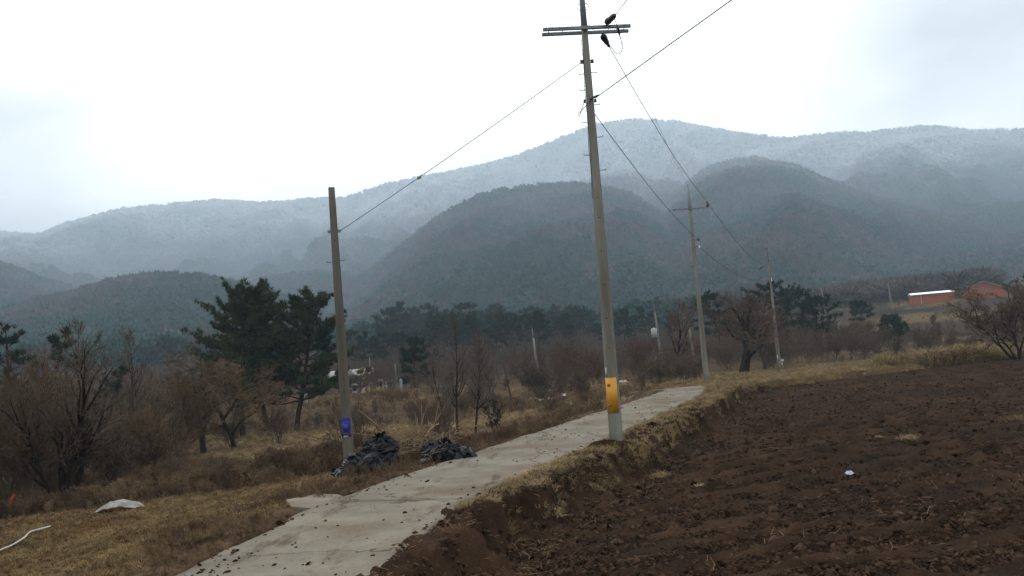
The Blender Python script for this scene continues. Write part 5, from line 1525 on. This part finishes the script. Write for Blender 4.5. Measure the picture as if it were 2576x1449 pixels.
# ------------------------------------------------------------------ grass, weeds and clods
def tuft(seed, n, h, w, spread, mi=0, bend=0.3):
    g = np.random.default_rng(seed)
    mb = MB()
    a = g.uniform(0, 2 * PI, n); r = g.uniform(0, 0.35, n) * h
    base = np.stack([np.cos(a) * r, np.sin(a) * r, 0 * a - 0.02], 1)
    d = np.stack([np.cos(a) * spread * g.uniform(0.1, 1.4, n), np.sin(a) * spread * g.uniform(0.1, 1.4, n), np.ones(n)], 1)
    d /= np.linalg.norm(d, axis=1)[:, None]
    L = h * g.uniform(0.5, 1.15, n)[:, None]
    mid = base + d * L * 0.6
    d2 = d + np.stack([np.cos(a) * bend, np.sin(a) * bend, -bend * g.uniform(0.2, 1.6, n)], 1)
    d2 /= np.linalg.norm(d2, axis=1)[:, None]
    tip = mid + d2 * L * 0.5
    sd = np.stack([-np.sin(a + g.normal(0, 0.6, n)), np.cos(a), 0 * a], 1) * w / 2
    V = np.stack([base - sd, base + sd, mid + sd * 0.8, mid - sd * 0.8, tip], 1).reshape(-1, 3)
    i = np.arange(n)[:, None] * 5
    mb.add(V, np.concatenate([i, i + 1, i + 2, i + 3], 1), mi)
    mb.add(V, np.concatenate([i + 3, i + 2, i + 4], 1), mi)
    return mb
def weed(seed, h=0.6, mi=0, stems=5):
    R = random.Random(seed); out = []
    Q = dict(seg=[5, 3, 2], wob=[0.1, 0.18, 0.25], up=[0.05, 0.06, 0.02], tip=[0.4, 0.4, 0.4], kids=[1.6, 1.4], len=[0.38, 0.5], rad=[0.6, 0.6], ang=[0.6, 0.7], trunk=1.0, topkids=2)
    Q['from'] = [0.3, 0.4]
    for k in range(stems):
        a = R.uniform(0, 6.28)
        grow(R, (math.cos(a) * 0.08, math.sin(a) * 0.08, -0.03), unit((math.cos(a) * R.uniform(0.05, 0.6), math.sin(a) * R.uniform(0.05, 0.6), 1)), h * R.uniform(0.6, 1.1), 0.006, 0, Q, out)
    mb = MB()
    seg_mesh(mb, out, 3, mi)
    g = np.random.default_rng(seed)
    e = np.array([s[1] for s in out if s[4] >= 1]); dd = np.array([np.subtract(s[1], s[0]) for s in out if s[4] >= 1])
    V, F = blades(g, e, dd / (np.linalg.norm(dd, axis=1)[:, None] + 1e-9), 2, 0.05, 0.014, 0.6)
    mb.add(V, F, mi)
    return mb
def sample(n, az0, az1, r0, r1, dens, pw=0.0):
    """points with about even density in the picture when pw = 0, on the ground when pw = 1"""
    a = np.radians(rng.uniform(az0, az1, n))
    if pw:
        r = np.sqrt(rng.uniform(r0 ** 2, r1 ** 2, n))
    else:
        r = r0 * (r1 / r0) ** rng.uniform(0, 1, n)
    x, y = r * np.sin(a), r * np.cos(a)
    k = rng.uniform(0, 1, n) < dens(x, y)
    return x[k], y[k]
def strew(name, protos, mats, x, y, z, s, label, tilt=0.15, sz=None):
    n = len(x)
    P = np.stack([x, y, z], 1)
    rot = np.stack([rng.normal(0, tilt, n), rng.normal(0, tilt, n), rng.uniform(0, 6.28, n)], 1)
    return scatter(name, protos, mats, P, rot, np.stack([s, s, s * (sz if sz is not None else 1)], 1), rng.integers(0, len(protos), n), label)
# short lawn grass on the left
def d_lawn(x, y):
    s = lat(x, y); d = -s - 1.5
    return sm((d - 0.5) / 1.0) * sm((lawn_y(x) + 0.4 - y) / 0.5) * np.clip(0.35 + 1.3 * (fbm(x * 0.5, y * 0.5, 3, 301) - 0.2), 0, 1)
x, y = sample(60000, -45, 5, 8, 27, d_lawn)
strew('lawn_grass', [tuft(k, 16, 0.11, 0.008, 1.1, 0, 0.6) for k in range(5)], [M['lawn']], x, y, Tz(x, y), rng.uniform(0.6, 1.3, len(x)), 'short dry ochre grass on the left lawn', 0.2)
# straw on the verge, far strip, golden bands
def d_straw(x, y):
    fd = field_dist(x, y); s = lat(x, y)
    verge = ((s > hw_r(y) - 0.08) & (fd < 0.30) & (y > 14.2) & (y < 60)) * (0.06 + 0.94 * sm((fbm(x * 1.0, y * 1.0, 3, 311) - 0.43) / 0.12)) * np.where(y < 17, 0.5, 1)
    strip = ((fd < 0.3) & (y > 38) & (s > hw_r(y) - 0.1) & (y < 88)) * (0.15 + 0.85 * sm((fbm(x * 0.22, y * 0.5, 3, 313) - 0.40) / 0.14))
    band = (s < -5) * (y > 30) * (y < 68) * sm((fbm(x * 0.08 + 4, y * 0.3, 3, 41) - 0.42) / 0.08)
    mound = (s < -3) * (y >= 76) * (y < 100) * 0.6
    return np.clip(verge + strip * 0.9 + band + mound, 0, 1)
x, y = sample(150000, -36, 40, 13, 100, d_straw)
hfac = np.where(y > 38, 0.8, 0.62) * np.where(lat(x, y) < -3, 1.1, 1)
strew('straw_grass', [tuft(20 + k, 22, 0.26, 0.013, 0.9, 0, 0.9) for k in range(5)], [M['straw']], x, y, Tz(x, y), rng.uniform(0.55, 1.25, len(x)) * hfac, 'dry straw coloured grass on the verge and strips', 0.25)
# tall golden reeds in the far strip on the right
def d_reed(x, y):
    px = CX + FPX * x / y
    q = y - 0.33 * x - 45.2
    w = 1.5 + 2.6 * (fbm(px * 0.012, q * 0 + 2, 2, 351) - 0.3)
    return sm((px - 2170) / 90) * sm((2560 - px) / 90) * (np.abs(q) < w) * sm((fbm(x * 0.6, y * 0.6, 3, 353) - 0.38) / 0.16)
x, y = sample(90000, 22, 36, 50, 76, d_reed)
hr = 0.45 + 0.85 * sm((fbm(x * 0.45, y * 0.45, 2, 357) - 0.25) / 0.4)
strew('golden_reeds', [tuft(40 + k, 22, 0.9, 0.022, 0.5, 0, 0.9) for k in range(5)], [M['straw']], x, y, Tz(x, y), rng.uniform(0.5, 1.05, len(x)) * hr, 'tall golden grass along the far field edge', 0.22)
# brown weeds on the left slopes
def d_weed(x, y):
    s = lat(x, y); d = -s - 1.5
    sh = (d > 0.05) & (d < 2.2) & (y < 24)
    sl = (d > 0.05) & (y > lawn_y(x) - 0.2)
    gap = 1 - 0.85 * sm((fbm(x * 0.08 + 4, y * 0.3, 3, 41) - 0.46) / 0.08) * (y > 30)
    clear = (np.hypot(x - c1[0], y - c1[1] - 0.1) > 0.66) * (np.hypot(x - c2[0], y - c2[1] - 0.2) > 0.56) * (np.hypot((x + 4.75) * 0.8, y - 16.0) > 0.8)
    clear = clear * np.where((CX + FPX * x / y < 330) & (y < lawn_y(x) + 2.0), 0.12, 1)
    clear = clear * (1 - 0.78 * (d > 5) * (y > 33) * (y < 63))
    return clear * np.clip(sh * 0.55 * np.clip(1 - (d - 1) * 0.5, 0.1, 1) * (0.5 + 0.5 * sm((y - 12) / 4)) + sl * gap * (0.12 + 0.88 * sm((fbm(x * 0.45, y * 0.6, 3, 397) - 0.42) / 0.16)), 0, 1) * (y < 90)
x, y = sample(52000, -42, 16, 9, 90, d_weed)
dl = -lat(x, y) - 1.5
terr_low = 1 - 0.65 * sm((dl - 4) / 3) * sm((y - 31) / 3) * sm((66 - y) / 4)
hf = np.clip(0.22 + dl * 0.16, 0.22, 0.75) * (0.55 + 0.9 * fbm(x * 0.5, y * 0.5, 3, 393)) * np.where(y < 20, 0.55, 1.0) * np.where(y > 40, 1.15, 1) * terr_low
strew('dead_weeds', [weed(60 + k) for k in range(6)], [M['weed']], x, y, Tz(x, y), rng.uniform(0.45, 1.05, len(x)) * hf, 'brown dead weeds on the slopes left of the road', 0.2)
x, y = sample(90000, -42, 16, 9, 80, d_weed)
dl = -lat(x, y) - 1.5
strew('brown_grass', [tuft(80 + k, 20, 0.3, 0.012, 1.0, 0, 0.9) for k in range(5)], [M['weed']], x, y, Tz(x, y), rng.uniform(0.5, 1.1, len(x)) * np.clip(0.3 + dl * 0.25, 0.3, 0.8) * (1 - 0.4 * sm((dl - 4) / 3) * sm((y - 31) / 3)), 'matted brown grass on the slopes left of the road', 0.35)
# low scrub over the valley floor and the right slope
x, y = sample(9000, -38, 40, 88, 330, lambda x, y: 0.9 + 0 * x, 1)
strew('valley_scrub', [weed(90 + k, 0.8, 0, 7) for k in range(4)], [M['twig']], x, y, Tz(x, y), rng.uniform(1.2, 2.8, len(x)) * np.where(x / y > 0.36, np.where((y > 145) & (y < 216), 0.2, 0.40), 1), 'low brown scrub on the valley floor', 0.1)
# soil clods
def clod_mb(seed):
    g = np.random.default_rng(seed)
    u = np.linspace(0, 2 * PI, 8)[:-1]; V = [(0, 0, -0.5)]
    for ph in (-0.5, 0.1, 0.7):
        for q in u:
            k = g.uniform(0.75, 1.2)
            V.append((math.cos(q + ph) * math.cos(ph) * k, math.sin(q + ph) * math.cos(ph) * k, math.sin(ph) * k * 0.8))
    V.append((g.uniform(-.2, .2), g.uniform(-.2, .2), 0.75))
    V = np.array(V) * 0.5; mb = MB()
    F3, F4 = [], []
    for i in range(7):
        j = (i + 1) % 7
        F3.append((0, 1 + j, 1 + i)); F3.append((22, 15 + i, 15 + j))
        for r in (0, 1):
            F4.append((1 + r * 7 + i, 1 + r * 7 + j, 8 + r * 7 + j, 8 + r * 7 + i))
    mb.add(V, F3); mb.add(V, F4)
    return mb
x, y = sample(110000, -8, 42, 9.5, 60, lambda x, y: (field_dist(x, y) > 0.55) * np.clip(0.25 + 1.6 * (fbm(x * 0.8, y * 0.8, 3, 321) - 0.3), 0, 1))
sz_ = np.clip(0.022 + 0.030 * rng.exponential(0.8, len(x)), 0.02, 0.22)
strew('soil_clods', [clod_mb(k) for k in range(6)], [M['clod']], x, y, FIELD_H(x, y), sz_, 'loose clods of brown earth on the ploughed field', 0.5, 0.7)
x, y = sample(32000, -12, 12, 9, 45, lambda x, y: (field_dist(x, y) > -0.55) * (field_dist(x, y) < 0.9) * 0.8)
strew('bank_crumbs', [clod_mb(k) for k in range(6)], [M['clod']], x, y, Tz(x, y) + 0.02, 0.02 + 0.045 * rng.exponential(0.7, len(x)), 'crumbly earth on the cut bank', 0.5, 0.7)
# straw stalks on bank and field
x, y = sample(5200, -10, 42, 10, 45, lambda x, y: (field_dist(x, y) > -0.5) * np.where(field_dist(x, y) < 1.0, 0.6, 0.07 * (fbm(x * 0.5, y * 0.5, 3, 331) > 0.5)))
stalk = []
for k in range(4):
    mb = MB(); g = np.random.default_rng(k + 400)
    for q in range(4):
        a = g.uniform(0, 6.28); c = np.array([g.normal(0, .1), g.normal(0, .1), 0.02]); d = np.array([math.cos(a), math.sin(a), g.uniform(0, .35)])
        mb.tube([c, c + d * g.uniform(0.06, 0.2)], 0.004, 3, False)
    stalk.append(mb)
strew('straw_litter', stalk, [M['stick']], x, y, np.where(field_dist(x, y) > 0.9, FIELD_H(x, y) + 0.02, Tz(x, y) + 0.05), rng.uniform(0.5, 1.0, len(x)), 'broken straw stalks on the earth', 0.3)
# dark crumbs on the road
def d_road(x, y):
    s = lat(x, y)
    cl = sm((fbm(x * 0.9, y * 0.45, 3, 341) - 0.53) / 0.1)
    return (np.where(s > 0, s < hw_r(y) - 0.05, s > -1.45)) * (0.10 + 0.90 * cl + 0.6 * (np.abs(s) > 1.2)) * np.where(y < 13, 1, 0.6)
x, y = sample(7000, -25, 15, 9.5, 40, d_road)
strew('road_crumbs', [clod_mb(k) for k in range(4)], [M['clod']], x, y, road_z(y) + 0.035, np.clip(0.022 + 0.030 * rng.exponential(0.8, len(x)), 0.02, 0.13), 'dark earth crumbs on the concrete road', 0.4, 0.5)
# clumps of straw on the field
for i, (px, py, w, lb) in enumerate(((1655, 1203, 0.42, 'straw tuft lying on the soil nearest the main pole'), (2283, 1115, 0.45, 'straw tuft on the soil below the white roofed barn'), (2556, 1063, 0.7, 'straw patch on the soil at the right picture edge'),
                                     (1762, 1220, 0.22, 'small straw wisp on the soil right of the nearest tuft'), (2215, 1108, 0.2, 'small straw wisp left of the barn side tuft'))):
    p = G(px, py); p[2] = float(FIELD_H(np.array([p[0]]), np.array([p[1]]))[0])
    mb = MB(); g = np.random.default_rng(700 + i)
    for q in range(9):
        t = tuft(710 + i * 9 + q, 26, 0.26, 0.011, 1.6, 0, 1.3)
        off = np.array([g.normal(0, w * 0.35), g.normal(0, w * 0.25), 0.0])
        for V, L, N in zip(t.V[:1], [None], [None]):
            pass
        V0 = np.concatenate(t.V); n0 = 0
        mb2 = t
        mb.V.append(V0 * min(1.0, w * 2) + off); mb.L.append(np.concatenate(mb2.L) + mb.n); mb.N.append(np.concatenate(mb2.N)); mb.I.append(np.concatenate(mb2.I)); mb.n += len(V0)
    tag(mb.build('straw_tuft', M['straw'], None, False, p), lb, 'straw tuft')

# ------------------------------------------------------------------ haze: one closed box of even air
hz_m = bpy.data.materials.new('haze_air')
hz_m.use_nodes = True
hn, hl_ = hz_m.node_tree.nodes, hz_m.node_tree.links
hn.clear()
ho_ = hn.new('ShaderNodeOutputMaterial'); hv = hn.new('ShaderNodeVolumePrincipled')
hv.inputs['Density'].default_value = 0.00042
hv.inputs['Color'].default_value = (0.64, 0.83, 1.0, 1)
hv.inputs['Anisotropy'].default_value = 0.2
hl_.new(hv.outputs[0], ho_.inputs['Volume'])
mb = MB(); mb.box((0, 350, 318), (10400, 9900, 656))
hz = mb.build('haze', hz_m)
tag(hz, None, None, None, 'stuff')
